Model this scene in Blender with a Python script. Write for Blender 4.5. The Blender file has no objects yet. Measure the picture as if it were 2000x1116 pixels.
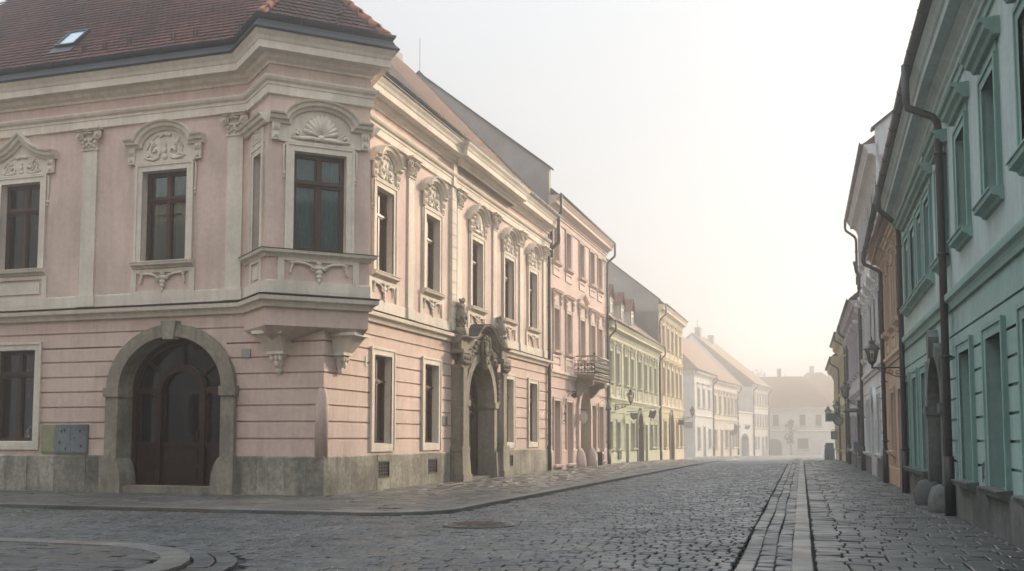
import bpy, math, random
from mathutils import Matrix, Vector
random.seed(7)
PI = math.pi
sc = bpy.context.scene
COL = sc.collection
R = math.radians

# ------------------------------------------------------------------ materials
def new_mat(name):
    m = bpy.data.materials.new(name); m.use_nodes = True
    nt = m.node_tree
    return m, nt, nt.nodes['Principled BSDF']

def mixc(nt, a, b, fac, mode='MIX'):
    n = nt.nodes.new('ShaderNodeMix'); n.data_type = 'RGBA'; n.blend_type = mode
    for sock, v in ((n.inputs[0], fac), (n.inputs[6], a), (n.inputs[7], b)):
        if isinstance(v, (int, float)): sock.default_value = v
        elif isinstance(v, tuple): sock.default_value = (*v[:3], 1)
        else: nt.links.new(v, sock)
    return n.outputs[2]

def noise(nt, vec, scale, detail=4, rough=.55, stretch=None):
    if stretch:
        mp = nt.nodes.new('ShaderNodeMapping'); mp.inputs['Scale'].default_value = stretch
        nt.links.new(vec, mp.inputs[0]); vec = mp.outputs[0]
    n = nt.nodes.new('ShaderNodeTexNoise'); nt.links.new(vec, n.inputs['Vector'])
    n.inputs['Scale'].default_value = scale; n.inputs['Detail'].default_value = detail
    n.inputs['Roughness'].default_value = rough
    return n.outputs['Fac']

def ramp(nt, fac, stops):
    r = nt.nodes.new('ShaderNodeValToRGB'); nt.links.new(fac, r.inputs[0])
    el = r.color_ramp.elements
    while len(el) < len(stops): el.new(.5)
    for e, (p, v) in zip(el, stops):
        e.position = p; e.color = (v, v, v, 1) if isinstance(v, (int, float)) else (*v, 1)
    return r.outputs[0]

def surf(name, col, rough=.85, blotch=.10, fine=.06, stain=0., stain_col=(.12, .1, .08), island=0., bump=.15, streak=0.,
         bscale=60, spec=.3, metal=0., grow=0., coords='world'):
    m, nt, b = new_mat(name)
    if coords == 'world':
        g = nt.nodes.new('ShaderNodeNewGeometry'); vec = g.outputs['Position']
    else:
        g = nt.nodes.new('ShaderNodeTexCoord'); vec = g.outputs['Object']
    c = col
    dk = tuple(x * (1 - 2 * blotch) for x in col); lt = tuple(min(1, x * (1 + blotch)) for x in col)
    f = ramp(nt, noise(nt, vec, .55, 5), [(.3, 0), (.7, 1)])
    c = mixc(nt, dk, lt, f)
    if fine:
        f2 = ramp(nt, noise(nt, vec, 9, 3), [(.25, 1 - 2 * fine), (.75, 1 + fine)])
        c = mixc(nt, c, f2, 1., 'MULTIPLY')
    if stain:
        f3 = ramp(nt, noise(nt, vec, 1.6, 6, .62, (1.6, 1.6, .35)), [(.52, 0), (.75, stain)])
        c = mixc(nt, c, stain_col, f3)
    if streak:
        f5 = ramp(nt, noise(nt, vec, 1., 6, .65, (5., 5., .32)), [(.34, 1 - streak), (.62, 1.)])
        c = mixc(nt, c, f5, 1., 'MULTIPLY')
        f6 = ramp(nt, noise(nt, vec, .9, 7, .7), [(.40, 1 - streak * .6), (.50, 1.)])
        c = mixc(nt, c, f6, 1., 'MULTIPLY')
    if island:
        gi = nt.nodes.new('ShaderNodeNewGeometry')
        f4 = ramp(nt, gi.outputs['Random Per Island'], [(0, 1 - island), (1, 1 + island * .8)])
        c = mixc(nt, c, f4, 1., 'MULTIPLY')
    nt.links.new(c, b.inputs['Base Color'])
    b.inputs['Roughness'].default_value = rough
    b.inputs['Specular IOR Level'].default_value = spec
    b.inputs['Metallic'].default_value = metal
    if bump:
        bp = nt.nodes.new('ShaderNodeBump'); bp.inputs['Strength'].default_value = bump; bp.inputs['Distance'].default_value = .01
        nt.links.new(noise(nt, vec, bscale, 4), bp.inputs['Height']); nt.links.new(bp.outputs[0], b.inputs['Normal'])
    return m

def plaster(name, col, stain=.25, **k):
    return surf(name, col, .9, .07, .05, stain, tuple(x * .62 for x in col), bump=.3, bscale=45, streak=.13, **k)

M = {}
M['pink'] = plaster('pink_plaster', (.66, .505, .425), .35)
M['cream'] = plaster('cream_stucco', (.73, .65, .54), .35)
M['stone'] = surf('portal_sandstone', (.335, .30, .235), .9, .22, .14, .6, (.08, .075, .062), bump=.5, bscale=30, streak=.22)
M['socle'] = surf('socle_stone', (.34, .315, .255), .85, .36, .24, .9, (.062, .060, .052), island=.42, bump=.4, bscale=35, streak=.16)
M['socle_grey'] = surf('grey_socle_stone', (.15, .16, .15), .85, .25, .16, .8, (.04, .042, .04), island=.1, bump=.4, bscale=35, streak=.35)
M['rose'] = plaster('rose_plaster', (.66, .50, .44))
M['roselt'] = plaster('rose_trim', (.70, .56, .48))
M['sage'] = plaster('sage_plaster', (.50, .535, .385))
M['sagelt'] = plaster('sage_trim', (.62, .61, .47))
M['yellow'] = plaster('yellow_plaster', (.68, .56, .38))
M['yellowlt'] = plaster('yellow_trim', (.73, .63, .47))
M['white'] = plaster('white_plaster', (.66, .61, .56))
M['greywall'] = surf('grey_render', (.34, .33, .31), .9, .15, .06, .3, (.2, .19, .18), bump=.2)
M['offwhite'] = plaster('offwhite_plaster', (.70, .67, .63))
M['mint'] = plaster('mint_plaster', (.30, .43, .395), .4)
M['mintlt'] = plaster('pale_mint_plaster', (.41, .51, .495), .4)
M['teal'] = plaster('teal_trim', (.25, .385, .35), .3)
M['orange'] = plaster('apricot_plaster', (.50, .36, .255))
M['orangelt'] = plaster('apricot_trim', (.54, .43, .325))
M['bluewhite'] = plaster('bluish_white_plaster', (.64, .66, .66))
M['lav'] = plaster('lavender_plaster', (.52, .50, .55))
M['ochre'] = plaster('pale_ochre_plaster', (.60, .53, .36))
M['wood'] = surf('dark_brown_wood', (.055, .026, .015), .45, .2, .2, 0, bump=.2, bscale=40, spec=.4)
M['doorwood'] = surf('oiled_door_wood', (.045, .021, .012), .4, .3, .3, 0, bump=.3, bscale=30, spec=.35)
M['iron'] = surf('black_wrought_iron', (.010, .010, .010), .5, .1, .1, 0, bump=.1, spec=.4)
M['pipe'] = surf('dark_painted_pipe', (.015, .014, .014), .5, .2, .1, .3, (.04, .028, .02), bump=.05, spec=.4)
M['zinc'] = surf('dark_sheet_metal', (.012, .019, .024), .5, .25, .1, .3, (.03, .036, .04), bump=.05, spec=.4, metal=.0)
M['copper'] = surf('weathered_gutter_metal', (.16, .145, .12), .5, .25, .1, .3, (.05, .05, .05), bump=.05, spec=.5, metal=.3)
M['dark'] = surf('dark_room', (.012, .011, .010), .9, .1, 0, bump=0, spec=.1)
M['tile'] = surf('red_clay_tiles', (.115, .043, .031), .8, .28, .15, .45, (.03, .023, .02), island=.35, bump=.3, bscale=40)
M['ridge'] = surf('orange_ridge_tiles', (.34, .14, .08), .8, .2, .12, .4, (.12, .06, .045), island=.2, bump=.3, bscale=40)
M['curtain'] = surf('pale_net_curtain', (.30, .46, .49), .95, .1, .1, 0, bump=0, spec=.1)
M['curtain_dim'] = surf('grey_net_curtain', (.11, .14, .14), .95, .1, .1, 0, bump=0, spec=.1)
M['steel'] = surf('galvanised_box', (.18, .205, .215), .6, .25, .15, .5, (.08, .07, .06), bump=.05, spec=.4)
M['yellowbox'] = surf('yellow_gas_box', (.30, .29, .17), .7, .2, .1, .5, (.15, .12, .06), bump=.05)
M['cap'] = surf('lamp_black_metal', (.022, .024, .024), .4, .1, .1, 0, bump=.05, spec=.5)
M['signgreen'] = surf('dark_green_sign', (.04, .075, .065), .5, .1, .1, bump=0)
M['signred'] = surf('dull_red_sign', (.20, .05, .045), .6, .1, .1, bump=0)
M['signgrey'] = surf('slate_grey_sign', (.16, .20, .22), .6, .1, .1, bump=0)
M['signwhite'] = surf('cream_sign', (.6, .58, .5), .6, .1, .1, bump=0)
M['leaf'] = surf('hazy_foliage', (.07, .085, .045), .8, .3, .2, island=.4, bump=0)
M['bark'] = surf('bark', (.07, .055, .04), .9, .2, .2)
M['graffiti'] = surf('grey_spray_paint', (.12, .13, .17), .9, .1, 0, bump=0)

def glass_mat(name, tint, amount):
    m, nt, b = new_mat(name); nt.nodes.remove(b)
    o = nt.nodes['Material Output']
    t = nt.nodes.new('ShaderNodeBsdfTransparent'); t.inputs[0].default_value = (*tint, 1)
    g = nt.nodes.new('ShaderNodeBsdfGlossy'); g.inputs['Roughness'].default_value = .04; g.inputs[0].default_value = (.9, .93, .95, 1)
    lw = nt.nodes.new('ShaderNodeFresnel'); lw.inputs[0].default_value = 1.5
    geo = nt.nodes.new('ShaderNodeNewGeometry')
    bp = nt.nodes.new('ShaderNodeBump'); bp.inputs['Strength'].default_value = .10; bp.inputs['Distance'].default_value = .02
    nt.links.new(noise(nt, geo.outputs['Position'], 2.2, 2), bp.inputs['Height'])
    nt.links.new(bp.outputs[0], g.inputs['Normal'])
    ad = nt.nodes.new('ShaderNodeMath'); ad.operation = 'MULTIPLY_ADD'; ad.inputs[1].default_value = 1.; ad.inputs[2].default_value = amount
    nt.links.new(lw.outputs[0], ad.inputs[0])
    mx = nt.nodes.new('ShaderNodeMixShader')
    nt.links.new(ad.outputs[0], mx.inputs[0]); nt.links.new(t.outputs[0], mx.inputs[1]); nt.links.new(g.outputs[0], mx.inputs[2])
    nt.links.new(mx.outputs[0], o.inputs[0])
    return m
M['glass'] = glass_mat('window_glass', (.74, .82, .82), .0)
M['lampglass'] = glass_mat('lantern_glass', (.92, .90, .82), .06)
M['darkglass'] = surf('dark_window_glass', (.035, .035, .036), .12, .2, 0, bump=0, spec=.5)
M['skyglass'] = surf('skylight_glass', (.30, .42, .48), .05, .1, 0, bump=0, spec=1.0)

def sett_mat(name, col, isl, brown=.0):
    m, nt, b = new_mat(name)
    g = nt.nodes.new('ShaderNodeNewGeometry'); vec = g.outputs['Position']
    f = ramp(nt, g.outputs['Random Per Island'], [(0, 0.), (.5, .5), (1, 1.)])
    c = mixc(nt, tuple(x * (1 - isl) for x in col), tuple(x * (1 + isl) for x in col), f)
    # a warm cast on some of the stones
    w = nt.nodes.new('ShaderNodeMath'); w.operation = 'MULTIPLY'; w.inputs[1].default_value = 7.31
    nt.links.new(g.outputs['Random Per Island'], w.inputs[0])
    fr = nt.nodes.new('ShaderNodeMath'); fr.operation = 'FRACT'; nt.links.new(w.outputs[0], fr.inputs[0])
    wf = ramp(nt, fr.outputs[0], [(.62, 0), (.95, .55 + brown)])
    c = mixc(nt, c, (col[0] * 1.25, col[1] * 1.02, col[2] * .82), wf)
    f2 = ramp(nt, noise(nt, vec, 18, 4), [(.25, .75), (.75, 1.15)])
    c = mixc(nt, c, f2, 1., 'MULTIPLY')
    f3 = ramp(nt, noise(nt, vec, .5, 5), [(.3, .62), (.7, 1.2)])
    c = mixc(nt, c, f3, 1., 'MULTIPLY')
    nt.links.new(c, b.inputs['Base Color'])
    rr = ramp(nt, noise(nt, vec, 1.3, 4), [(.3, .30), (.7, .60)])
    nt.links.new(rr, b.inputs['Roughness'])
    b.inputs['Specular IOR Level'].default_value = .45
    bp = nt.nodes.new('ShaderNodeBump'); bp.inputs['Strength'].default_value = .5; bp.inputs['Distance'].default_value = .01
    nt.links.new(noise(nt, vec, 30, 4), bp.inputs['Height']); nt.links.new(bp.outputs[0], b.inputs['Normal'])
    return m
M['sett'] = sett_mat('granite_setts', (.052, .058, .059), .40)
M['pave'] = sett_mat('pavement_stones', (.072, .076, .075), .25)
M['slab'] = sett_mat('worn_pavement_slabs', (.088, .085, .077), .2)
M['brownpave'] = sett_mat('brownish_pavement_stones', (.052, .052, .050), .25, .1)
M['kerb'] = sett_mat('kerb_granite', (.115, .117, .112), .14)
M['joint'] = surf('joint_dirt', (.028, .027, .024), .95, .2, .2, bump=.2)
M['asphalt'] = surf('far_ground', (.12, .12, .11), .9, .2, .1)

def farsett_mat():
    m, nt, b = new_mat('distant_setts')
    g = nt.nodes.new('ShaderNodeNewGeometry')
    mp = nt.nodes.new('ShaderNodeMapping'); mp.inputs['Rotation'].default_value = (0, 0, R(16.2))
    nt.links.new(g.outputs['Position'], mp.inputs[0])
    br = nt.nodes.new('ShaderNodeTexBrick'); nt.links.new(mp.outputs[0], br.inputs[0])
    br.inputs['Scale'].default_value = 1; br.inputs['Brick Width'].default_value = .24; br.inputs['Row Height'].default_value = .22
    br.inputs['Mortar Size'].default_value = .014
    br.inputs['Color1'].default_value = (.10, .105, .10, 1); br.inputs['Color2'].default_value = (.155, .155, .145, 1)
    br.inputs['Mortar'].default_value = (.03, .03, .028, 1)
    nt.links.new(br.outputs[0], b.inputs['Base Color']); b.inputs['Roughness'].default_value = .6
    return m
M['farsett'] = farsett_mat()

def tilesheet_mat(name, c1, c2, rowdir):
    # rows of tiles on far roofs: wave courses over the slope
    m, nt, b = new_mat(name)
    tc = nt.nodes.new('ShaderNodeTexCoord')
    br = nt.nodes.new('ShaderNodeTexBrick'); nt.links.new(tc.outputs['UV'], br.inputs[0])
    br.inputs['Scale'].default_value = 1; br.inputs['Brick Width'].default_value = .2; br.inputs['Row Height'].default_value = .18
    br.inputs['Mortar Size'].default_value = .02; br.inputs['Color1'].default_value = (*c1, 1); br.inputs['Color2'].default_value = (*c2, 1)
    br.inputs['Mortar'].default_value = (c1[0] * .4, c1[1] * .4, c1[2] * .4, 1)
    g = nt.nodes.new('ShaderNodeNewGeometry')
    f = ramp(nt, noise(nt, g.outputs['Position'], .8, 5), [(.3, .7), (.7, 1.2)])
    nt.links.new(mixc(nt, br.outputs[0], f, 1., 'MULTIPLY'), b.inputs['Base Color'])
    b.inputs['Roughness'].default_value = .85
    bp = nt.nodes.new('ShaderNodeBump'); bp.inputs['Strength'].default_value = .6; bp.inputs['Distance'].default_value = .03
    nt.links.new(br.outputs['Fac'], bp.inputs['Height']); bp.invert = True
    nt.links.new(bp.outputs[0], b.inputs['Normal'])
    return m
M['rooftile'] = tilesheet_mat('old_roof_tiles', (.25, .11, .055), (.12, .052, .034), 0)
M['rooftile2'] = tilesheet_mat('brown_roof_tiles', (.15, .075, .05), (.22, .12, .08), 0)

# ------------------------------------------------------------------ mesh builder
class Fr:
    """frame of a facade: x along it (to the viewer's right), y into the house, z up"""
    def __init__(s, x, y, z, heading, sag=None, k=1.):
        s.m = Matrix.Translation((x, y, z)) @ Matrix.Rotation(R(90 - heading), 4, 'Z') @ Matrix.Scale(k, 4); s.sag = sag
    def sub(s, x, y, z, turn):          # a frame inside this one, turned clockwise
        f = Fr(0, 0, 0, 0, s.sag); f.m = s.m @ Matrix.Translation((x, y, z)) @ Matrix.Rotation(-R(turn), 4, 'Z'); f.sag = None
        return f
    def drop(s, x, z):
        return s.sag(x, z) if s.sag else 0.

class MB:
    def __init__(s, smooth=False): s.v = []; s.f = []; s.smooth = smooth; s.uv = None
    def add(s, vs, fs):
        n = len(s.v); s.v += [tuple(v) for v in vs]; s.f += [tuple(i + n for i in f) for f in fs]; return s
    def quad(s, a, b, c, d): return s.add([a, b, c, d], [(0, 1, 2, 3)])
    def box(s, x0, x1, y0, y1, z0, z1):
        return s.add([(x0, y0, z0), (x1, y0, z0), (x1, y1, z0), (x0, y1, z0), (x0, y0, z1), (x1, y0, z1), (x1, y1, z1), (x0, y1, z1)],
                     [(0, 3, 2, 1), (4, 5, 6, 7), (0, 1, 5, 4), (1, 2, 6, 5), (2, 3, 7, 6), (3, 0, 4, 7)])
    def tapbox(s, x0, x1, y0, y1, z0, z1, t):   # box whose top is drawn in by t
        return s.add([(x0, y0, z0), (x1, y0, z0), (x1, y1, z0), (x0, y1, z0), (x0 + t, y0 + t, z1), (x1 - t, y0 + t, z1), (x1 - t, y1, z1), (x0 + t, y1, z1)],
                     [(0, 3, 2, 1), (4, 5, 6, 7), (0, 1, 5, 4), (1, 2, 6, 5), (2, 3, 7, 6), (3, 0, 4, 7)])
    def tube(s, pts, r, n=6, caps=True):
        pts = [Vector(p) for p in pts]; rs = r if isinstance(r, (list, tuple)) else [r] * len(pts)
        ring = []; u = None
        for i, p in enumerate(pts):
            d = (pts[min(i + 1, len(pts) - 1)] - pts[max(i - 1, 0)])
            if d.length < 1e-9: d = Vector((0, 0, 1))
            d.normalize()
            if u is None:
                u = d.orthogonal().normalized()
            else:
                u = u - d * u.dot(d)
                u = u.normalized() if u.length > 1e-6 else d.orthogonal().normalized()
            w = d.cross(u)
            ring.append([p + (u * math.cos(2 * PI * k / n) + w * math.sin(2 * PI * k / n)) * rs[i] for k in range(n)])
        b = len(s.v)
        for rg in ring: s.v += [tuple(q) for q in rg]
        for i in range(len(pts) - 1):
            for k in range(n):
                s.f.append((b + i * n + k, b + i * n + (k + 1) % n, b + (i + 1) * n + (k + 1) % n, b + (i + 1) * n + k))
        if caps:
            s.f.append(tuple(b + k for k in range(n))[::-1]); s.f.append(tuple(b + (len(pts) - 1) * n + k for k in range(n)))
        return s
    def lathe(s, cx, cy, prof, n=12, sx=1, sy=1, rot=0):
        b = len(s.v)
        for r, z in prof:
            for k in range(n):
                a = 2 * PI * k / n + rot; s.v.append((cx + r * sx * math.cos(a), cy + r * sy * math.sin(a), z))
        for i in range(len(prof) - 1):
            for k in range(n):
                s.f.append((b + i * n + k, b + i * n + (k + 1) % n, b + (i + 1) * n + (k + 1) % n, b + (i + 1) * n + k))
        s.f.append(tuple(b + k for k in range(n))[::-1]); s.f.append(tuple(b + (len(prof) - 1) * n + k for k in range(n)))
        return s
    def blob(s, x, y, z, rx, ry, rz, n=7):
        prof = [(math.sin(PI * i / 4), -math.cos(PI * i / 4)) for i in range(5)]
        b = len(s.v)
        for r, h in prof:
            for k in range(n):
                a = 2 * PI * k / n; s.v.append((x + rx * r * math.cos(a), y + ry * r * math.sin(a), z + rz * h))
        for i in range(4):
            for k in range(n):
                s.f.append((b + i * n + k, b + i * n + (k + 1) % n, b + (i + 1) * n + (k + 1) % n, b + (i + 1) * n + k))
        return s
    def sweep(s, path, prof, caps=True):
        """horizontal moulding: plan polyline left to right, profile (out, z) from bottom to top"""
        P = [Vector((p[0], p[1])) for p in path]; N = len(P); offs = []
        for i in range(N):
            ns = []
            if i > 0: d = (P[i] - P[i - 1]).normalized(); ns.append(Vector((d.y, -d.x)))
            if i < N - 1: d = (P[i + 1] - P[i]).normalized(); ns.append(Vector((d.y, -d.x)))
            if len(ns) == 2:
                h = (ns[0] + ns[1]).normalized(); h = h / max(.35, h.dot(ns[0])); offs.append(h)
            else: offs.append(ns[0])
        b = len(s.v); k = len(prof)
        for i in range(N):
            for o, z in prof: q = P[i] + offs[i] * o; s.v.append((q.x, q.y, z))
        for i in range(N - 1):
            for j in range(k - 1):
                a = b + i * k + j; s.f.append((a, a + k, a + k + 1, a + 1))
        if caps:
            s.f.append(tuple(b + j for j in range(k))); s.f.append(tuple(b + (N - 1) * k + j for j in range(k))[::-1])
        return s
    def sweepz(s, path, prof, y0=0, caps=True):
        """moulding in the facade plane: path of (x, z), profile (normal, out)"""
        P = [Vector(p) for p in path]; N = len(P); b = len(s.v); k = len(prof)
        for i in range(N):
            ns = []
            if i > 0: d = (P[i] - P[i - 1]).normalized(); ns.append(Vector((-d.y, d.x)))
            if i < N - 1: d = (P[i + 1] - P[i]).normalized(); ns.append(Vector((-d.y, d.x)))
            h = ns[0]
            if len(ns) == 2: h = (ns[0] + ns[1]).normalized(); h = h / max(.45, h.dot(ns[0]))
            for n_, o in prof: q = P[i] + h * n_; s.v.append((q.x, y0 - o, q.y))
        for i in range(N - 1):
            for j in range(k - 1):
                a = b + i * k + j; s.f.append((a, a + k, a + k + 1, a + 1))
        if caps:
            s.f.append(tuple(b + j for j in range(k))); s.f.append(tuple(b + (N - 1) * k + j for j in range(k))[::-1])
        return s
    def fillz(s, pts, y):                # flat polygon in the facade plane
        return s.add([(x, y, z) for x, z in pts], [tuple(range(len(pts)))])
    def slabz(s, pts, y0, y1):           # polygon with thickness
        n = len(pts); b = len(s.v)
        s.v += [(x, y0, z) for x, z in pts] + [(x, y1, z) for x, z in pts]
        s.f.append(tuple(b + i for i in range(n))); s.f.append(tuple(b + n + i for i in range(n))[::-1])
        for i in range(n): j = (i + 1) % n; s.f.append((b + i, b + n + i, b + n + j, b + j))
        return s
    def build(s, name, mat, parent=None, F=None, local=None):
        me = bpy.data.meshes.new(name)
        vs = s.v
        if F is not None:
            if F.sag: vs = [(x, y, z - F.sag(x, z)) for x, y, z in vs]
            t = (parent_world(parent).inverted() if parent else Matrix()) @ F.m
            vs = [tuple(t @ Vector(v)) for v in vs]
        me.from_pydata(vs, [], s.f); me.validate(); me.update()
        if s.uv:
            uvl = me.uv_layers.new(name='UVMap')
            for lp in me.loops: uvl.data[lp.index].uv = s.uv[lp.vertex_index]
        me.materials.append(M[mat] if isinstance(mat, str) else mat)
        if s.smooth:
            me.polygons.foreach_set('use_smooth', [True] * len(me.polygons))
        o = bpy.data.objects.new(name, me); COL.objects.link(o)
        if parent: o.parent = parent
        if local is not None: o.matrix_local = local
        return o

WORLD = {}
def parent_world(o):
    if o is None: return Matrix()
    if o.name in WORLD: return WORLD[o.name]
    return parent_world(o.parent) @ o.matrix_basis

def tag(o, label=None, cat=None, group=None, kind=None):
    if label: o['label'] = label
    if cat: o['category'] = cat
    if group: o['group'] = group
    if kind: o['kind'] = kind
    return o
def thing(name, F, label, cat, group=None):
    o = bpy.data.objects.new(name, None); COL.objects.link(o); o.empty_display_size = .3
    o.matrix_basis = F.m.copy(); WORLD[o.name] = F.m.copy()
    return tag(o, label, cat, group)

def arc(cx, cz, rx, rz, a0, a1, n):
    return [(cx + rx * math.cos(R(a0 + (a1 - a0) * i / n)), cz + rz * math.sin(R(a0 + (a1 - a0) * i / n))) for i in range(n + 1)]

# ------------------------------------------------------------------ walls
def wall(mb, x0, x1, z0, z1, holes=(), grooves=(), gd=.045, gh=.021, y=0.):
    """holes: (x0,x1,z0,z1) or (x0,x1,z0,zspring,rise)"""
    xs = {x0, x1}; zs = {z0, z1}
    rects = []
    for h in holes:
        top = h[3] + (h[4] if len(h) > 4 else 0)
        rects.append((h[0], h[1], h[2], top)); xs |= {h[0], h[1]}; zs |= {h[2], top}
    for g in grooves:
        if z0 < g - gh and g + gh < z1: zs |= {g - gh, g + gh}
    xs = sorted(x for x in xs if x0 - 1e-6 <= x <= x1 + 1e-6); zs = sorted(z for z in zs if z0 - 1e-6 <= z <= z1 + 1e-6)
    zs2 = [zs[0]]
    for z in zs[1:]:
        if z - zs2[-1] > 1e-4: zs2.append(z)
    zs = zs2
    ing = lambda zc: any(abs(zc - g) < gh for g in grooves)
    def solid(xc, zc): return not any(r[0] < xc < r[1] and r[2] < zc < r[3] for r in rects)
    for j in range(len(zs) - 1):
        zc = (zs[j] + zs[j + 1]) / 2; yy = y + (gd if ing(zc) else 0)
        for i in range(len(xs) - 1):
            xc = (xs[i] + xs[i + 1]) / 2
            if not solid(xc, zc): continue
            a, b = xs[i], xs[i + 1]
            mb.quad((a, yy, zs[j]), (b, yy, zs[j]), (b, yy, zs[j + 1]), (a, yy, zs[j + 1]))
            if yy > y:
                for z in (zs[j], zs[j + 1]): mb.quad((a, y, z), (b, y, z), (b, yy, z), (a, yy, z))
    for h in holes:
        if len(h) > 4:
            cx = (h[0] + h[1]) / 2; a = arc(cx, h[3], (h[1] - h[0]) / 2, h[4], 180, 0, 20); top = h[3] + h[4]
            for p, q in zip(a, a[1:]): mb.quad((p[0], y, p[1]), (q[0], y, q[1]), (q[0], y, top), (p[0], y, top))

def arch_path(cx, hw, z0, zs, rise, n=20):
    return [(cx - hw, z0)] + arc(cx, zs, hw, rise, 180, 0, n) + [(cx + hw, z0)]
def arch_ring(mb, cx, hw, z0, zs, rise, wdt, y0, y1, riseo=None):
    """flat stone surround of an arched opening, with reveal from y0 (front) to y1 (back)"""
    pin = arch_path(cx, hw, z0, zs, rise); pout = arch_path(cx, hw + wdt, z0, zs, riseo or rise + wdt)
    n = len(pin)
    mb.add([(x, y0, z) for x, z in pin] + [(x, y0, z) for x, z in pout] + [(x, y1, z) for x, z in pin] + [(x, y0 + .12, z) for x, z in pout],
           [(i, i + 1, n + i + 1, n + i) for i in range(n - 1)] + [(i, 2 * n + i, 2 * n + i + 1, i + 1) for i in range(n - 1)] +
           [(n + i, n + i + 1, 3 * n + i + 1, 3 * n + i) for i in range(n - 1)])

# ------------------------------------------------------------------ ornament
def spiral(mb, cx, cz, r0, turns, start, hand, y, t, n=16):
    pts = []
    for i in range(n + 1):
        f = i / n; a = start + hand * turns * 2 * PI * f; r = r0 * (1 - .82 * f)
        pts.append((cx + r * math.cos(a), y - .01 * f, cz + r * math.sin(a)))
    mb.tube(pts, [t * (.6 + .5 * i / n) for i in range(n + 1)], 5)
def cartouche(mb, cx, cz, w, h, y=-.02):
    mb.tube([(cx + w * .44 * math.cos(R(a)), y, cz + h * .1 + h * .86 * math.sin(R(a))) for a in range(20, 161, 14)], h * .022, 4)
    """symmetrical rocaille relief, w wide and h high, resting on cz"""
    for sgn in (-1, 1):
        spiral(mb, cx + sgn * w * .20, cz + h * .30, h * .27, 1.3, PI / 2, -sgn, y, h * 0.068)
        spiral(mb, cx + sgn * w * .37, cz + h * .14, h * .13, 1.2, PI / 2, sgn, y, h * 0.053, 12)
        mb.tube([(cx + sgn * w * .12, y, cz + h * 0.120), (cx + sgn * w * .25, y - .01, cz + h * 0.030), (cx + sgn * w * .36, y, cz + h * 0.075), (cx + sgn * w * .47, y, cz + h * .14)], [h * 0.045, h * 0.075, h * 0.060, h * 0.022], 5)
        for k in range(3):
            mb.blob(cx + sgn * w * (.27 + .05 * k), y, cz + h * (.58 - .14 * k), w * .028, .03, h * 0.112)
        mb.tube([(cx + sgn * w * .30, y, cz + h * .42), (cx + sgn * w * .27, y - .02, cz + h * .6), (cx + sgn * w * .33, y, cz + h * .78)], [h * 0.030, h * 0.075, h * 0.015], 5)
    for k in range(5):
        a = R(30 + 30 * k); mb.blob(cx + w * .12 * math.cos(a), y - .01, cz + h * .82 + h * .08 * math.sin(a), w * .035, .035, h * 0.075)
    mb.blob(cx, y, cz + h * .12, w * .06, .04, h * .12); mb.blob(cx, y - .01, cz + h * .34, w * .045, .05, h * .14); mb.blob(cx, y, cz + h * .55, w * .03, .03, h * 0.120)
def shell(mb, cx, cz, w, h, y=-.02):
    """large scallop shell with beaded rim and leafy ends"""
    n = 11
    for i in range(n):
        a = R(12 + 156 * i / (n - 1)); ex, ez = cx + w * .25 * math.cos(a), cz + h * .22 + h * .62 * math.sin(a)
        mb.tube([(cx, y, cz + h * .2), ((cx + ex) / 2, y - .035, (cz + h * .2 + ez) / 2), (ex, y - .02, ez)], [h * 0.030, h * 0.068, h * 0.090], 5)
        mb.blob(ex, y - .02, ez, w * .032, .045, h * 0.083)
    for sgn in (-1, 1):
        spiral(mb, cx + sgn * w * .38, cz + h * .20, h * .16, 1.3, PI / 2, sgn, y, h * 0.060, 12)
        mb.tube([(cx, y, cz + h * 0.090), (cx + sgn * w * .14, y - .02, cz + h * .12), (cx + sgn * w * .28, y - .02, cz + h * 0.090), (cx + sgn * w * .46, y, cz + h * .1)], [h * 0.075, h * 0.090, h * 0.075, h * 0.030], 5)
        for k in range(4): mb.blob(cx + sgn * w * (.1 + .09 * k), y, cz + h * (.05 + .03 * (k % 2)), w * .03, .03, h * 0.075)
    mb.blob(cx, y - .02, cz + h * .16, w * .07, .05, h * .1)
def pendant(mb, cx, cz, w, h, y=-.02):
    """apron relief: central drop with side garlands, hanging down from cz"""
    for k, (r, d) in enumerate(((.05, .08), (.09, .25), (.07, .45), (.055, .62), (.03, .8))):
        mb.blob(cx, y, cz - h * d, w * r, .035, h * .12)
    for sgn in (-1, 1):
        pts = [(cx + sgn * w * f, y, cz - h * g) for f, g in ((.06, .35), (.14, .18), (.22, .1), (.34, .08), (.46, .1))]
        mb.tube(pts, [h * 0.045, h * 0.068, h * 0.060, h * 0.068, h * 0.045], 5)
        spiral(mb, cx + sgn * w * .1, cz - h * .3, h * .12, 1, 0, sgn, y, h * 0.045, 10)
        for k in range(4): mb.blob(cx + sgn * w * (.42 + .01 * k), y, cz - h * (.16 + .11 * k), w * .03 * (1 - .15 * k), .03, h * 0.083)
def console(mb, cx, z0, z1, w, y=0.):
    """small scrolled bracket with drops"""
    h = z1 - z0
    mb.box(cx - w / 2, cx + w / 2, y - .07, y, z0, z1)
    for k in range(3): mb.blob(cx - w * .33 + w * .33 * k, y - .07, z1 - h * .28, w * .16, .05, h * .2)
    mb.blob(cx, y - .07, z0 + h * .28, w * .3, .045, h * .16); mb.blob(cx - w * .3, y - .06, z0 + h * .15, w * .12, .03, h * .12); mb.blob(cx + w * .3, y - .06, z0 + h * .15, w * .12, .03, h * .12)
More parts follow.
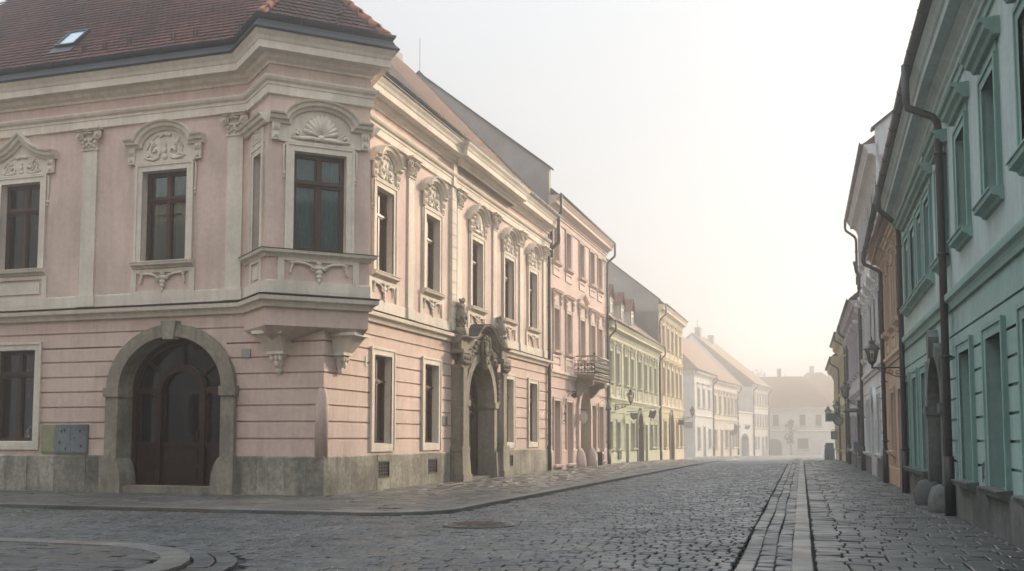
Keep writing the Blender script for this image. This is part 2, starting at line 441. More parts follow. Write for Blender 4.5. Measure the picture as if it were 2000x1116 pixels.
def capital(mb, cx, z0, z1, w, y=0., p=.07):
    h = z1 - z0
    mb.box(cx - w / 2 - .03, cx + w / 2 + .03, y - p - .03, y, z0 - .03, z0 + .03)
    mb.box(cx - w * .5, cx + w * .5, y - p - .02, y, z0 + .03, z1 - h * .18)
    mb.box(cx - w * .86, cx + w * .86, y - p - .20, y, z1 - h * .09, z1)
    mb.box(cx - w * .74, cx + w * .74, y - p - .14, y, z1 - h * .17, z1 - h * .09)
    for sgn in (-1, 1):
        for rr, dd in ((.19, .0), (.12, .03), (.05, .06)):
            mb.tube([(cx + sgn * w * .62 + rr * h * math.cos(a), y - p - .08 - dd, z1 - h * .35 + rr * h * math.sin(a)) for a in [k * PI / 6 for k in range(13)]], h * .045, 5)
        mb.blob(cx + sgn * w * .62, y - p - .09, z1 - h * .35, h * .15, .05, h * .15)
        for dx, dz, s in ((.36, .12, .9), (.42, .32, 1.), (.16, .2, .9), (.2, .45, .8)): mb.blob(cx + sgn * w * dx, y - p - .04, z0 + h * dz, w * .11 * s, .06, h * .11 * s)
        mb.tube([(cx, y - p - .03, z1 - h * .50), (cx + sgn * w * .2, y - p - .09, z1 - h * .60), (cx + sgn * w * .42, y - p - .05, z1 - h * .42)], h * .045, 5)
        mb.tube([(cx + sgn * w * .3, y - p - .1, z1 - h * .24), (cx + sgn * w * .12, y - p - .12, z1 - h * .27), (cx, y - p - .12, z1 - h * .22)], h * .04, 5)
    mb.blob(cx, y - p - .10, z1 - h * .12, w * .16, .09, h * .11); mb.blob(cx, y - p - .03, z0 + h * .34, w * .13, .07, h * .18); mb.blob(cx, y - p - .02, z0 + h * .1, w * .08, .05, h * .09)

# ------------------------------------------------------------------ windows
HOODP = [(-.02, 0), (-.02, .10), (.04, .13), (.07, .20), (.15, .22), (.17, .27), (.21, .29), (.23, 0)]
HOODS = [(-.02, 0), (-.02, .07), (.03, .09), (.05, .15), (.11, .17), (.13, .20), (.15, 0)]
SILLP = [(0, -.16), (.05, -.15), (.08, -.10), (.17, -.07), (.18, 0.), (.20, .0), (.20, .025), (0, .04)]
WCACHE = {}
def window_parts(key, w, h, cw=.2, cp=.05, reveal=.26, hood=None, hw=.9, hz=.35, hrise=.4, sill=True, apron=None, trim='cream', wood='wood',
                 transom=.70, orn=None, curtain='curtain_dim', ears=False, glass='glass', bars=True, prof=None, lower_casing=False, sillmat=None, keep=None):
    if key in WCACHE: return WCACHE[key]
    parts = []          # (name, mesh builder, material, sub) - first is the casing itself
    c = MB()
    for sx in (-1, 1):
        a, b = sorted((sx * w / 2, sx * (w / 2 + cw)))
        c.box(a, b, -cp, 0, -cw if lower_casing else 0, h + cw)
        a2, b2 = sorted((sx * (w / 2 + cw * .72), sx * (w / 2 + cw + .012)))
        c.box(a2, b2, -cp - .025, -cp, (-cw if lower_casing else 0), h + cw + .01)
        c.quad((sx * w / 2, -cp, 0), (sx * w / 2, reveal, 0), (sx * w / 2, reveal, h), (sx * w / 2, -cp, h))
    c.box(-w / 2, w / 2, -cp, 0, h, h + cw); c.box(-w / 2 - cw * .72, w / 2 + cw * .72, -cp - .025, -cp, h + cw * .72, h + cw + .01)
    c.quad((-w / 2, -cp, h), (w / 2, -cp, h), (w / 2, reveal, h), (-w / 2, reveal, h))
    if lower_casing:
        c.box(-w / 2, w / 2, -cp, 0, -cw, 0)
    c.quad((-w / 2, -cp, 0), (w / 2, -cp, 0), (w / 2, reveal, .03), (-w / 2, reveal, .03))
    if ears:
        for sx in (-1, 1):
            x = sx * (w / 2 + cw + .03)
            c.tube([(x - sx * .02, -.03, h + cw * .9), (x + sx * .03, -.03, h + cw * .5), (x + sx * .03, -.03, h - .35), (x, -.03, h - .55)], [.03, .035, .025, .02], 5)
            c.blob(x + sx * .01, -.03, h - .58, .04, .04, .05); c.blob(x + sx * .01, -.03, h - .67, .03, .03, .04)
    if hood in ('arch', 'ogee'):    # panel behind the relief
        ht = h + cw
        if hood == 'arch':
            c.slabz([(-hw * .82, ht), (hw * .82, ht), (hw * .82, ht + hz)] + arc(0, ht + hz, hw * .60, hrise, 0, 180, 12) + [(-hw * .82, ht + hz)], -cp * .8, 0)
        else:
            c.slabz([(-hw * .82, ht), (hw * .82, ht), (hw * .82, ht + hz), (hw * .4, ht + hz + hrise * .25), (0, ht + hz + hrise), (-hw * .4, ht + hz + hrise * .25), (-hw * .82, ht + hz)], -cp * .8, 0)
        c.box(-hw * .78, hw * .78, -cp - .03, -cp * .8, ht + .0, ht + .045)
    if hood in ('flat', 'tri') and hz > .12:
        c.box(-w / 2 - cw * .8, w / 2 + cw * .8, -cp * .6, 0, h + cw, h + cw + hz)
    parts.append(('window', c, trim))
    f = MB(); fw = .075
    y0, y1 = reveal - .05, reveal + .03
    f.box(-w / 2, -w / 2 + fw, y0, y1, 0, h); f.box(w / 2 - fw, w / 2, y0, y1, 0, h)
    f.box(-w / 2 + fw, w / 2 - fw, y0, y1, 0, fw); f.box(-w / 2 + fw, w / 2 - fw, y0, y1, h - fw, h)
    if bars:
        zt = h * transom
        f.box(-w / 2 + fw, w / 2 - fw, y0 - .03, y1, zt - .06, zt + .06); f.box(-w / 2 + fw, w / 2 - fw, y0 - .06, y0 - .03, zt - .02, zt + .03)
        f.box(-.05, .05, y0 - .012, y1, fw, zt - .06); f.box(-.045, .045, y0 - .01, y1, zt + .06, h - fw)
        for a, b in ((-w / 2 + fw, -.05), (.05, w / 2 - fw)):
            for lo, hi in ((fw, zt - .06), (zt + .06, h - fw)):
                t = .035
                f.box(a, a + t, y0 + .012, y1, lo, hi); f.box(b - t, b, y0 + .012, y1, lo, hi); f.box(a + t, b - t, y0 + .012, y1, lo, lo + t); f.box(a + t, b - t, y0 + .012, y1, hi - t, hi)
    parts.append(('frame', f, wood))
    g = MB(); g.box(-w / 2 + .02, w / 2 - .02, reveal + .004, reveal + .012, .02, h - .02); parts.append(('pane', g, glass))
    if curtain:
        k = MB(True); yb = reveal + .14
        random.seed(hash(key) % 1000 if not isinstance(key, str) else sum(map(ord, key)))
        for a, b in ((-w / 2, -w * .04), (w * .07, w / 2)):
            n = 26; vs = []; fs = []
            for i in range(n + 1):
                x = a + (b - a) * i / n; yy = yb + .022 * math.sin(i * 1.9 + random.random()) + .012 * math.sin(i * .8)
                vs += [(x, yy, .02), (x, yy, h - .02)]
            for i in range(n): fs.append((2 * i, 2 * i + 2, 2 * i + 3, 2 * i + 1))
            k.add(vs, fs)
        parts.append(('curtain', k, curtain))
    if glass == 'glass':
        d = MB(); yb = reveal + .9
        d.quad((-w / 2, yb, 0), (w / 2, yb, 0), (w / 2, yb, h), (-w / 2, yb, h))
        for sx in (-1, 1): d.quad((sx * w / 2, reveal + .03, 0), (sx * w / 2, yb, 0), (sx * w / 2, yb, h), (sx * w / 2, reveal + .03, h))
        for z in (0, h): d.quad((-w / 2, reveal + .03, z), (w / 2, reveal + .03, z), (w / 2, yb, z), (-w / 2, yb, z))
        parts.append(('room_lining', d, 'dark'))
    if sill:
        s_ = MB(); e = w / 2 + cw + .06; s_.sweep([(-e, 0), (e, 0)], SILLP); parts.append(('sill', s_, sillmat or trim))
    if hood:
        hd = MB(); ht = h + cw + hz; P = prof or HOODP
        if hood == 'arch':
            r = hw * .60
            path = [(-hw, ht), (-r, ht)] + arc(0, ht, r, hrise, 180, 0, 16)[1:-1] + [(r, ht), (hw, ht)]
            # shoulders keep level, the arc springs from them
            hd.sweepz(path, P)
        elif hood == 'ogee':
            path = [(-hw, ht)] + [(-hw * (1 - f), ht + hrise * g) for f, g in ((.2, .0), (.4, .10), (.6, .28), (.8, .58), (1, 1))]
            path += [(-x, z) for x, z in path[:-1]][::-1]
            hd.sweepz(path, P)
        elif hood == 'flat':
            hd.sweepz([(-hw, ht), (hw, ht)], P)
        elif hood == 'tri':
            hd.sweepz([(-hw, ht), (hw, ht)], P)
            hd.sweepz([(-hw, ht + .2), (0, ht + hrise), (hw, ht + .2)], P); hd.slabz([(-hw * .9, ht + .1), (hw * .9, ht + .1), (0, ht + hrise)], -.05, 0)
        if hood in ('arch', 'ogee', 'tri') or (hood == 'flat' and hz > .2):
            for sx in (-1, 1): console(hd, sx * (hw - .17), h + cw + .02, ht - .02, .2, -cp * .6)
        parts.append(('hood', hd, trim))
    if orn:
        o = MB(True); ht = h + cw
        if orn == 'cart': cartouche(o, 0, ht + .07, hw * 1.15, hz + hrise * .72, -cp)
        if orn == 'shell': shell(o, 0, ht + .06, hw * 1.25, hz + hrise * .72, -cp)
        if orn == 'small': cartouche(o, 0, ht + .05, hw * 1.2, hz + .12, -cp)
        parts.append(('relief', o, trim))
    if apron:
        aw, ah, kind = apron
        a = MB(); t = .16
        zt = -.17
        a.box(-aw, -aw + t, -.045, 0, zt - ah, zt); a.box(aw - t, aw, -.045, 0, zt - ah, zt)
        a.box(-aw + t, aw - t, -.045, 0, zt - .1, zt); a.box(-aw + t, aw - t, -.045, 0, zt - ah, zt - ah + .26)
        parts.append(('apron', a, trim))
        if kind == 'orn':
            p = MB(True); pendant(p, 0, zt - .08, aw * 1.55, ah * .72, -.04); parts.append(('apron_relief', p, trim))
        if kind == 'panel':
            a.box(-aw + t + .08, aw - t - .08, -.03, 0, zt - ah + .34, zt - .18)
    WCACHE[key] = [[n, b, m, None] for n, b, m in parts]
    return WCACHE[key]

def put_window(house, F, x, z0, key, label=None, y=0., **kw):
    ps = window_parts(key, **kw)
    root = None
    T = parent_world(house).inverted() @ F.m @ Matrix.Translation((x, y, z0 - F.drop(x, z0)))
    for p in ps:
        n, mb, mt, me = p
        if me is None:
            o = mb.build(n, mt); p[3] = o.data
        else:
            o = bpy.data.objects.new(n, me); COL.objects.link(o)
        if root is None:
            root = o; o.parent = house; o.matrix_local = T
            if label: o['label'] = label
        else: o.parent = root
    return root

# ------------------------------------------------------------------ roofs, gutters, pipes
def roof_plane(a, b, c, d, mat, name, house, F):
    """quad a,b (eave left,right) c,d (ridge right,left) with uv in metres"""
    mb = MB(); mb.quad(a, b, c, d)
    A, B, D = Vector(a), Vector(b), Vector(d)
    ex = (B - A).normalized(); n = ex.cross(D - A).normalized(); ey = n.cross(ex)
    mb.uv = [((Vector(p) - A).dot(ex), (Vector(p) - A).dot(ey)) for p in (a, b, c, d)]
    return mb.build(name, mat, house, F)
def gable_roof(house, F, x0, x1, zE, yE, yR, zR, mat='rooftile', yB=None, name='roof', verge=0.):
    """one mesh: front and back slope and closed gable triangles"""
    mb = MB(); yB = yB if yB is not None else 2 * yR - yE
    P = [(x0, yE, zE), (x1, yE, zE), (x1, yR, zR), (x0, yR, zR), (x0, yB, zE), (x1, yB, zE)]
    s = math.hypot(yR - yE, zR - zE); L = x1 - x0
    mb.v = [P[0], P[1], P[2], P[3], P[3], P[2], P[5], P[4]]
    mb.f = [(0, 1, 2, 3), (4, 5, 6, 7)]
    mb.uv = [(0, 0), (L, 0), (L, s), (0, s), (0, s), (L, s), (L, 0), (0, 0)]
    # thickness at the eave
    n = len(mb.v); mb.v += [(x0, yE + .02, zE - .1), (x1, yE + .02, zE - .1)]; mb.uv += [(0, 0), (0, 0)]; mb.f.append((0, n, n + 1, 1))
    for x, i in ((x0, 0), (x1, 1)):
        n = len(mb.v); mb.v += [(x, yE, zE), (x, yB, zE), (x, yR, zR)]; mb.uv += [(0, 0)] * 3; mb.f.append((n, n + 1, n + 2))
    return mb.build(name, mat, house, F)
def gutter(house, F, pts, r=.085, mat='zinc', z=None, out=0.):
    """half-round gutter along plan points at height z, with brackets"""
    mb = MB(True)
    prof = [(r * math.cos(R(a)), r * math.sin(R(a))) for a in range(0, -181, -30)]
    prof2 = [(o * .8, q * .8) for o, q in prof][::-1]
    mb.sweep(pts, [(o + out, z + q) for o, q in prof] + [(o + out, z + q) for o, q in prof2])
    P = [Vector(p) for p in pts]
    for p, q in zip(P, P[1:]):
        L = (q - p).length; n = max(1, int(L / .9)); d = (q - p) / L; o = Vector((d.y, -d.x))
        for i in range(n):
            c = p + d * (L * (i + .5) / n) + o * out
            mb.tube([(c.x + o.x * (r + .01) * math.cos(R(a)), c.y + o.y * (r + .01) * math.cos(R(a)), z + (r + .01) * math.sin(R(a))) for a in range(0, -181, -45)], .012, 4)
    return mb.build('gutter', mat, house, F)
def downpipe(house, F, x, yo, ztop, zneck, ywall=-.1, r=.07, mat='pipe', zb=0., swing=0., name='downpipe'):
    """from the gutter at y=yo, z=ztop, swan neck back to the wall, down to the ground"""
    mb = MB(True)
    zd = zneck + .42
    pts = [(x - swing, yo, ztop), (x - swing, yo, zd + .12), (x - swing * .96, yo + .03, zd), (x - swing * .1, ywall - .09, zneck + .14), (x - swing * .02, ywall - .02, zneck + .04), (x, ywall, zneck - .12)]
    n = 6
    pts += [(x, ywall, zneck - .12 + (zb - zneck + .12) * i / n) for i in range(1, n + 1)]
    if F.sag: pass
    mb.tube(pts, r, 10)
    z = zneck - .6
    while z > zb + .6:
        mb.tube([(x, ywall, z), (x, ywall, z + .05)], r + .018, 10); mb.box(x - .02, x + .02, ywall, ywall + .12, z, z + .04); z -= 1.9
    if zb < 1: mb.tube([(x, ywall, zb), (x, ywall, zb + 1.1)], r + .022, 10)
    return mb.build(name, mat, house, F)
CORN = [(0, 0), (.05, 0), (.05, .08), (.10, .12), (.10, .20), (.16, .26), (.22, .30), (.22, .34), (.42, .36), (.42, .50), (.46, .53), (.50, .60), (.56, .66), (.56, .70), (0, .74)]
def cornice_prof(z0, h, p): return [(o * p / .56, z0 + z * h / .74) for o, z in CORN]
def string_prof(z0, h, p): return [(0, z0), (p * .35, z0), (p * .45, z0 + h * .25), (p * .6, z0 + h * .45), (p * .95, z0 + h * .6), (p, z0 + h * .85), (p, z0 + h), (0, z0 + h + .05)]

# ------------------------------------------------------------------ ground
def gz(Y):
    t = (Y - 62) / 5
    return -.0135 * 5 * (math.log(1 + math.exp(t)) if t < 30 else t)

# ------------------------------------------------------------------ camera, light, air
cd = bpy.data.cameras.new('camera'); cam = bpy.data.objects.new('camera', cd); COL.objects.link(cam)
cam.location = (0, 0, 1.4); cam.rotation_euler = (R(90 + 4.289), 0, 0)
cd.sensor_width = 36; cd.lens = 35; cd.shift_y = .0766; cd.clip_start = .1; cd.clip_end = 5000
sc.camera = cam
SUN_H, SUN_E = 46, 20
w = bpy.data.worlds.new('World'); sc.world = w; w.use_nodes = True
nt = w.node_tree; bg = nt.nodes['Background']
sky = nt.nodes.new('ShaderNodeTexSky'); sky.sky_type = 'NISHITA'; sky.sun_disc = False
sky.sun_elevation = R(SUN_E); sky.sun_rotation = R(SUN_H); sky.dust_density = 4.0; sky.air_density = 1.; sky.ozone_density = 1.
hs = nt.nodes.new('ShaderNodeHueSaturation'); hs.inputs['Saturation'].default_value = .3; hs.inputs['Value'].default_value = 1.
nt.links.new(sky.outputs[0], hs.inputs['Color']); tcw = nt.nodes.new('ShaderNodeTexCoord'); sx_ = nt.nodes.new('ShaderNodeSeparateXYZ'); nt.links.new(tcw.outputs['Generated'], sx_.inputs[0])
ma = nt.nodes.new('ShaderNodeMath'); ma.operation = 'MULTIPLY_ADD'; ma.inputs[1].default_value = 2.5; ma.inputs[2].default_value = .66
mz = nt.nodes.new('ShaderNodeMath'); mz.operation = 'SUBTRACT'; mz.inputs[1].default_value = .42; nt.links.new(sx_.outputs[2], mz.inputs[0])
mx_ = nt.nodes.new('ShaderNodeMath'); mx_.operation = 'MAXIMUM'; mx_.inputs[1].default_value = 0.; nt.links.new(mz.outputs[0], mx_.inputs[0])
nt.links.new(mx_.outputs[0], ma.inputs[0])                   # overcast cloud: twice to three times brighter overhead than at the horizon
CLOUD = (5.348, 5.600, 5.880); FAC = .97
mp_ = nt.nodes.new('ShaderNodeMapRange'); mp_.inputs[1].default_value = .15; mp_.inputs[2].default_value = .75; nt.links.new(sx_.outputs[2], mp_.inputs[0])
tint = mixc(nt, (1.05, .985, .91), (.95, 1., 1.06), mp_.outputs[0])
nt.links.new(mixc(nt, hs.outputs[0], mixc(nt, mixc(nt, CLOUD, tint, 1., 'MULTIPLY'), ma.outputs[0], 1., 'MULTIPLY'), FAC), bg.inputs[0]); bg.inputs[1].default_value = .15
sd = bpy.data.lights.new('sun', 'SUN'); sd.energy = 5.0; sd.angle = R(8); sd.color = (1, .82, .62)
so = bpy.data.objects.new('sun', sd); COL.objects.link(so)
dv = Vector((-math.sin(R(SUN_H)) * math.cos(R(SUN_E)), -math.cos(R(SUN_H)) * math.cos(R(SUN_E)), -math.sin(R(SUN_E))))
so.rotation_euler = dv.to_track_quat('-Z', 'Y').to_euler()
sc.view_settings.view_transform = 'Standard'; sc.view_settings.look = 'None'; sc.view_settings.gamma = 1; sc.view_settings.exposure = .60
sc.cycles.max_bounces = 6; sc.cycles.diffuse_bounces = 3; sc.cycles.volume_bounces = 1; sc.cycles.transparent_max_bounces = 8
sc.cycles.use_denoising = True

HZ = dict(x0=-60, x1=150, y0=-40, y1=290, z0=-7, z1=26.5)
mb = MB(); mb.box(HZ['x0'], HZ['x1'], HZ['y0'], HZ['y1'], HZ['z0'], HZ['z1'])
m = bpy.data.materials.new('morning_mist'); m.use_nodes = True; nt = m.node_tree; nt.nodes.remove(nt.nodes['Principled BSDF'])
pv = nt.nodes.new('ShaderNodeVolumePrincipled'); pv.inputs['Density'].default_value = .0052; pv.inputs['Anisotropy'].default_value = .9
pv.inputs['Color'].default_value = (.97, .965, .96, 1)
nt.links.new(pv.outputs[0], nt.nodes['Material Output'].inputs['Volume'])
tag(mb.build('haze', m), 'pale morning mist filling the whole street', 'mist', kind='stuff')

# ------------------------------------------------------------------ setting: ground, street, pavements
CX, CY = -4.671, 24.651
FA = Fr(CX, CY, 0, 107.2); FB = Fr(CX, CY, 0, 17.64)
AX = Vector((math.sin(R(107.2)), math.cos(R(107.2)))); AY = Vector((math.sin(R(17.2)), math.cos(R(17.2))))
BN = Vector((math.cos(R(17.64)), -math.sin(R(17.64)))); BE = Vector((math.sin(R(17.64)), math.cos(R(17.64))))
C2 = Vector((CX, CY))
HS = 16.16
ES = Vector((math.sin(R(HS)), math.cos(R(HS)))); RS = Vector((math.cos(R(HS)), -math.sin(R(HS))))
K2 = Vector((2.97, 10.67))
def st(p): q = p - K2; return q.dot(ES), q.dot(RS)          # along, across
def fa(p): q = p - C2; return q.dot(AX), q.dot(AY)
def W(t, c): return K2 + ES * t + RS * c

def in_left_pave(p, grow=0.):
    """pavement 4.75 m deep round the corner house, kerb corner of radius 1.8"""
    x, y = fa(p); db = (p - C2).dot(BN); d = 4.75 + grow; r = 1.8 + grow
    if db > d or y < -d: return False
    cx, cy = 4.75 - 1.8, -4.75 + 1.8
    if x > cx and y < cy: return (x - cx) ** 2 + (y - cy) ** 2 < r * r
    return True
IR = 2.6
def in_island(p, grow=0.):
    x, y = fa(p); r = IR + grow
    if x > 5.0 + grow or y > -10.7 + grow: return False
    cx, cy = 5.0 - IR, -10.7 - IR
    if x > cx and y > cy: return (x - cx) ** 2 + (y - cy) ** 2 < r * r
    return True
def road_z(t, c): return -.065 + .045 * max(0, min(1, (c + 6.5) / 6.0))

def stones(name, mat, rows, z, h=.05, bev=.014, tilt=.006):
    """rows: list of (center point, direction, length, width): chamfered paving stones, one mesh"""
    vs = []; fs = []
    for p, d, L, Wd, zz in rows:
        n = Vector((-d.y, d.x)); b = len(vs); dz = random.uniform(-.006, .006); tx = random.uniform(-tilt, tilt); ty = random.uniform(-tilt, tilt)
        for (sx, sy) in ((-1, -1), (1, -1), (1, 1), (-1, 1)):
            jx = random.uniform(-.008, .008); jy = random.uniform(-.006, .006)
            for (ins, hh) in ((0, -h), (0, -.010), (bev, 0)):
                q = p + d * (sx * (L / 2 - ins) + jx) + n * (sy * (Wd / 2 - ins) + jy)
                vs.append((q.x, q.y, gz(q.y) + zz + hh + dz + sx * tx + sy * ty))
        for k in range(4):
            j = (k + 1) % 4
            fs.append((b + 3 * k, b + 3 * j, b + 3 * j + 1, b + 3 * k + 1)); fs.append((b + 3 * k + 1, b + 3 * j + 1, b + 3 * j + 2, b + 3 * k + 2))
        fs.append((b + 2, b + 5, b + 8, b + 11))
    mb = MB(); mb.v = vs; mb.f = fs
    o = mb.build(name, mat); o['kind'] = 'structure'; return o
def sheet(name, mat, zoff, ys, xl, xr):
    mb = MB()
    for i, y in enumerate(ys): mb.v += [(xl(y), y, gz(y) + zoff), (xr(y), y, gz(y) + zoff)]
    for i in range(len(ys) - 1): mb.f.append((2 * i, 2 * i + 1, 2 * i + 3, 2 * i + 2))
    o = mb.build(name, mat); o['kind'] = 'structure'; return o
YS = list(range(-60, 60, 10)) + list(range(60, 100, 4)) + list(range(100, 300, 10)) + [400, 600, 1500]
sheet('ground', 'asphalt', -.30, YS, lambda y: -900, lambda y: 900)
sheet('street_bed', 'joint', -.105, [y for y in YS if -20 <= y <= 290], lambda y: -45, lambda y: 110)

random.seed(3)
rows = []
t = -7.; pitch = .195
while t < 50:
    c = -30. + random.uniform(0, .2); wob = random.uniform(-.02, .02)
    while c < -.66:
        L = random.uniform(.135, .225)
        if c + L > -.64: L = -.64 - c
        if L < .06: break
        tt = t + wob + .035 * math.sin(c * .9 + t * .35)
        p = W(tt, c + L / 2)
        if p.y > 6. and not in_left_pave(p, .12) and not in_island(p, .62) and abs(p.x) < p.y * .7 + 2:
            if p.y < 60: rows.append((p, RS, L - .020, pitch - .015, road_z(tt, c)))
        c += L
    t += pitch * random.uniform(.94, 1.06)
stones('street', 'sett', rows, 0, tilt=.004)
sheet('far_street', 'farsett', -.055, [57.5, 62, 66, 70, 75, 80, 86, 92, 98, 105, 112, 120, 130, 140, 150, 165, 180, 195, 210], lambda y: W((y - 10.67) / ES.y, -9).x - 8, lambda y: W((y - 10.67) / ES.y, -.6).x + (0 if y < 75 else (y - 75) * .4))
# three gutter courses of lengthwise setts
rows = []
for k in range(3):
    t = -7.
    while t < 85:
        L = random.uniform(.20, .34) if t < 30 else .5
        c = -.62 + .207 * k + .10 + .015 * math.sin(t * .8 + k)
        rows.append((W(t + L / 2, c), ES, L - .014, .194, -.03 + .008 * k)); t += L
stones('street_gutter', 'sett', rows, 0)
rows = []; t = -7.
while t < 90:
    L = random.uniform(.8, 1.5); rows.append((W(t + L / 2, .10), ES, L - .012, .235, 0.0)); t += L
stones('kerb', 'kerb', rows, 0, tilt=.002)
rows = []; t = -7.; pitch = .30
while t < 62:
    c = .235 + random.uniform(0, .02); first = True
    while c < 2.83:
        L = random.uniform(.30, .42) if first else random.uniform(.2, .38); first = False
        if c + L > 2.80: L = 2.85 - c
        p = W(t + .02 * math.sin(c * 2 + t), c + L / 2)
        rows.append((p, RS, L - .024, pitch - .012, .002)); c += L
    t += pitch * random.uniform(.95, 1.05)
stones('right_pavement', 'pave', rows, 0, bev=.010)
sheet('far_pavement', 'pave', -.004, [68, 75, 82, 90, 98], lambda y: W((y - 10.67) / ES.y, .2).x, lambda y: W((y - 10.67) / ES.y, 3).x)
# left pavement: long worn slabs in courses parallel to each front
rows = []
FN = AY
for side in ('A', 'B'):
    d = 0.
    while d < 4.45:
        wd = random.uniform(.26, .34); u = -14.5 if side == 'A' else -6
        while u < (7 if side == 'A' else 64):
            L = random.uniform(.45, 1.0)
            if side == 'A': p = C2 + AX * (u + L / 2) - AY * (d + wd / 2); dr = AX; x, y = fa(p); ok = x < -y      # mitre at the corner
            else: p = C2 + BE * (u + L / 2) + BN * (d + wd / 2); dr = BE; x, y = fa(p); ok = x >= -y
            if ok and in_left_pave(p, -.30): rows.append((p, dr, L - .012, wd - .010, -.004))
            u += L
        d += wd
stones('left_pavement', 'slab', rows, 0, bev=.008, tilt=.004)
def strip(name, mat, path, wdt, z, off, step=None, thick=.14):
    """kerb stones along a path (list of points, road on the right-hand side of off)"""
    mb = MB(); acc = 0
    for i in range(len(path) - 1):
        a, b = path[i], path[i + 1]; d = (b - a).normalized(); n = Vector((d.y, -d.x))
        na = n; nb = n
        if i > 0: na = ((a - path[i - 1]).normalized() + d).normalized(); na = Vector((na.y, -na.x))
        if i < len(path) - 2: nb = ((path[i + 2] - b).normalized() + d).normalized(); nb = Vector((nb.y, -nb.x))
        g = d * .005
        q = [a + g + na * off, b - g + nb * off, b - g + nb * (off + wdt), a + g + na * (off + wdt)]
        k = len(mb.v)
        for zz, ins in ((-thick, 0), (-.012, 0), (0, .012)):
            cc = sum(q, Vector((0, 0))) / 4
            for p in q:
                pp = p + (cc - p).normalized() * ins; mb.v.append((pp.x, pp.y, gz(pp.y) + z + zz))
        for l in (0, 4):
            for j in range(4): mb.f.append((k + l + j, k + l + (j + 1) % 4, k + l + 4 + (j + 1) % 4, k + l + 4 + j))
        mb.f.append((k + 8, k + 9, k + 10, k + 11))
    o = mb.build(name, mat); o['kind'] = 'structure'; return o
def fap(x, y): return C2 + AX * x + AY * y
kp = [fap(-14 + 1.0 * i, -4.75) for i in range(17)] + [fap(2.95 + 1.8 * math.cos(R(a)), -2.95 + 1.8 * math.sin(R(a))) for a in range(-84, 1, 14)]
x = 0
while x < 62: kp.append(C2 + BN * 4.75 + BE * (-2.0 + x)); x += 1.1
strip('left_kerb', 'kerb', kp, .30, -.002, -.30)
# opposite pavement corner in the near left
ip = [fap(-16 + 1.1 * i, -10.7) for i in range(17)] + [fap(5 - IR + IR * math.cos(R(a)), -10.7 - IR + IR * math.sin(R(a))) for a in range(80, -1, -10)] + [fap(5.0, -13.3 - .9 * i) for i in range(1, 10)]
ip = ip[::-1]
strip('corner_kerb', 'kerb', [p for p in ip], .34, 0.0, -.34)
rows = []
for k in range(2):
    for i in range(len(ip) - 1):
        a, b = ip[i], ip[i + 1]; d = (b - a).normalized(); n = Vector((d.y, -d.x)); n_ = max(1, int((b - a).length / .3))
        for j in range(n_):
            p = a + (b - a) * ((j + .5) / n_) + n * (.03 + .26 * k + .13); rows.append((p, d, (b - a).length / n_ - .015, .235, -.045))
stones('corner_gutter', 'sett', rows, 0)
rows = []; y = -11.05
while y > -20:
    x = -12.
    while x < 5:
        L = random.uniform(.25, .5); p = fap(x + L / 2, y - .1)
        if in_island(p, -.36): rows.append((p, AX, L - .014, .19, -.004))
        x += L
    y -= .2
stones('corner_pavement', 'brownpave', rows, 0, bev=.010)
# manhole cover in the setts
fm = Fr(-.55, 16.9, gz(16.9) - .045, 20); th = thing('manhole_cover', fm, 'round rusty iron manhole cover set in the cobbled street', 'manhole cover')
mb = MB(); mb.lathe(0, 0, [(.62, -.05), (.62, .012), (.54, .012), (.54, .004)], 32); mb.build('rim', 'kerb', th, fm)
mb = MB(); mb.lathe(0, 0, [(.535, -.05), (.535, .018), (.50, .022)], 32)
for i in range(-4, 5):
    for j in range(-4, 5):
        if i * i + j * j < 17: mb.box(i * .11 - .035, i * .11 + .035, j * .11 - .035, j * .11 + .035, .02, .03)
mm = surf('rusty_cast_iron', (.09, .065, .05), .7, .3, .2, .4, (.12, .06, .035)); mb.build('lid', mm, th, fm)

# ------------------------------------------------------------------ the corner house
H1 = thing('corner_house', FA, 'pink baroque corner house with cream stucco, corner oriel and two stone gateways', 'house')
P1 = (-2.28, 0.); P2 = (-1.01, -1.08); P3 = (.885, .645); P4 = (.013, 1.60)
fb = lambda s, o=0: (.0077 * s + o, s - .0077 * o)         # point on the street front, o metres proud of it
FD = FA.sub((P2[0] + P3[0]) / 2, (P2[1] + P3[1]) / 2, 0, -42.2)     # oriel front
FS = FA.sub(P1[0], P1[1], 0, math.degrees(math.atan2(-(P2[1] - P1[1]), P2[0] - P1[0])))                                   # its left cheek, x outwards
BW = math.hypot(P3[0] - P2[0], P3[1] - P2[1])
GR = [1.40, 1.83, 2.24, 2.65, 3.05, 3.46, 3.84, 4.24]
up_h = 2.47
# --- walls
mb = MB()
wall(mb, -14, 0, .9, 4.66, [(-10.25, -8.8, 1.31, 3.83), (-6.0, -2.78, .9, 2.7, 1.42)], GR)
mb.build('ground_floor_wall', 'pink', H1, FA)
mb = MB(); wall(mb, 0, 20.78, .9, 4.66, [(2.84, 3.96, 1.25, 3.72), (6.42, 7.56, 1.25, 3.72), (9.5, 12.9, .9, 2.7, 1.6), (14.38, 15.48, 1.25, 3.72), (17.74, 18.86, 1.25, 3.72)], GR)
mb.build('ground_floor_wall', 'pink', H1, FB)
mb = MB(); wall(mb, -14, P1[0], 4.6, 10.9, [(-10.16, -8.81, 6.05, 6.05 + up_h), (-5.45, -4.07, 6.05, 6.05 + up_h)])
mb.build('upper_wall', 'pink', H1, FA)
BUW = [(3.40, 1.16), (6.98, 1.14), (11.2, 1.12), (14.92, 1.12), (18.26, 1.10)]
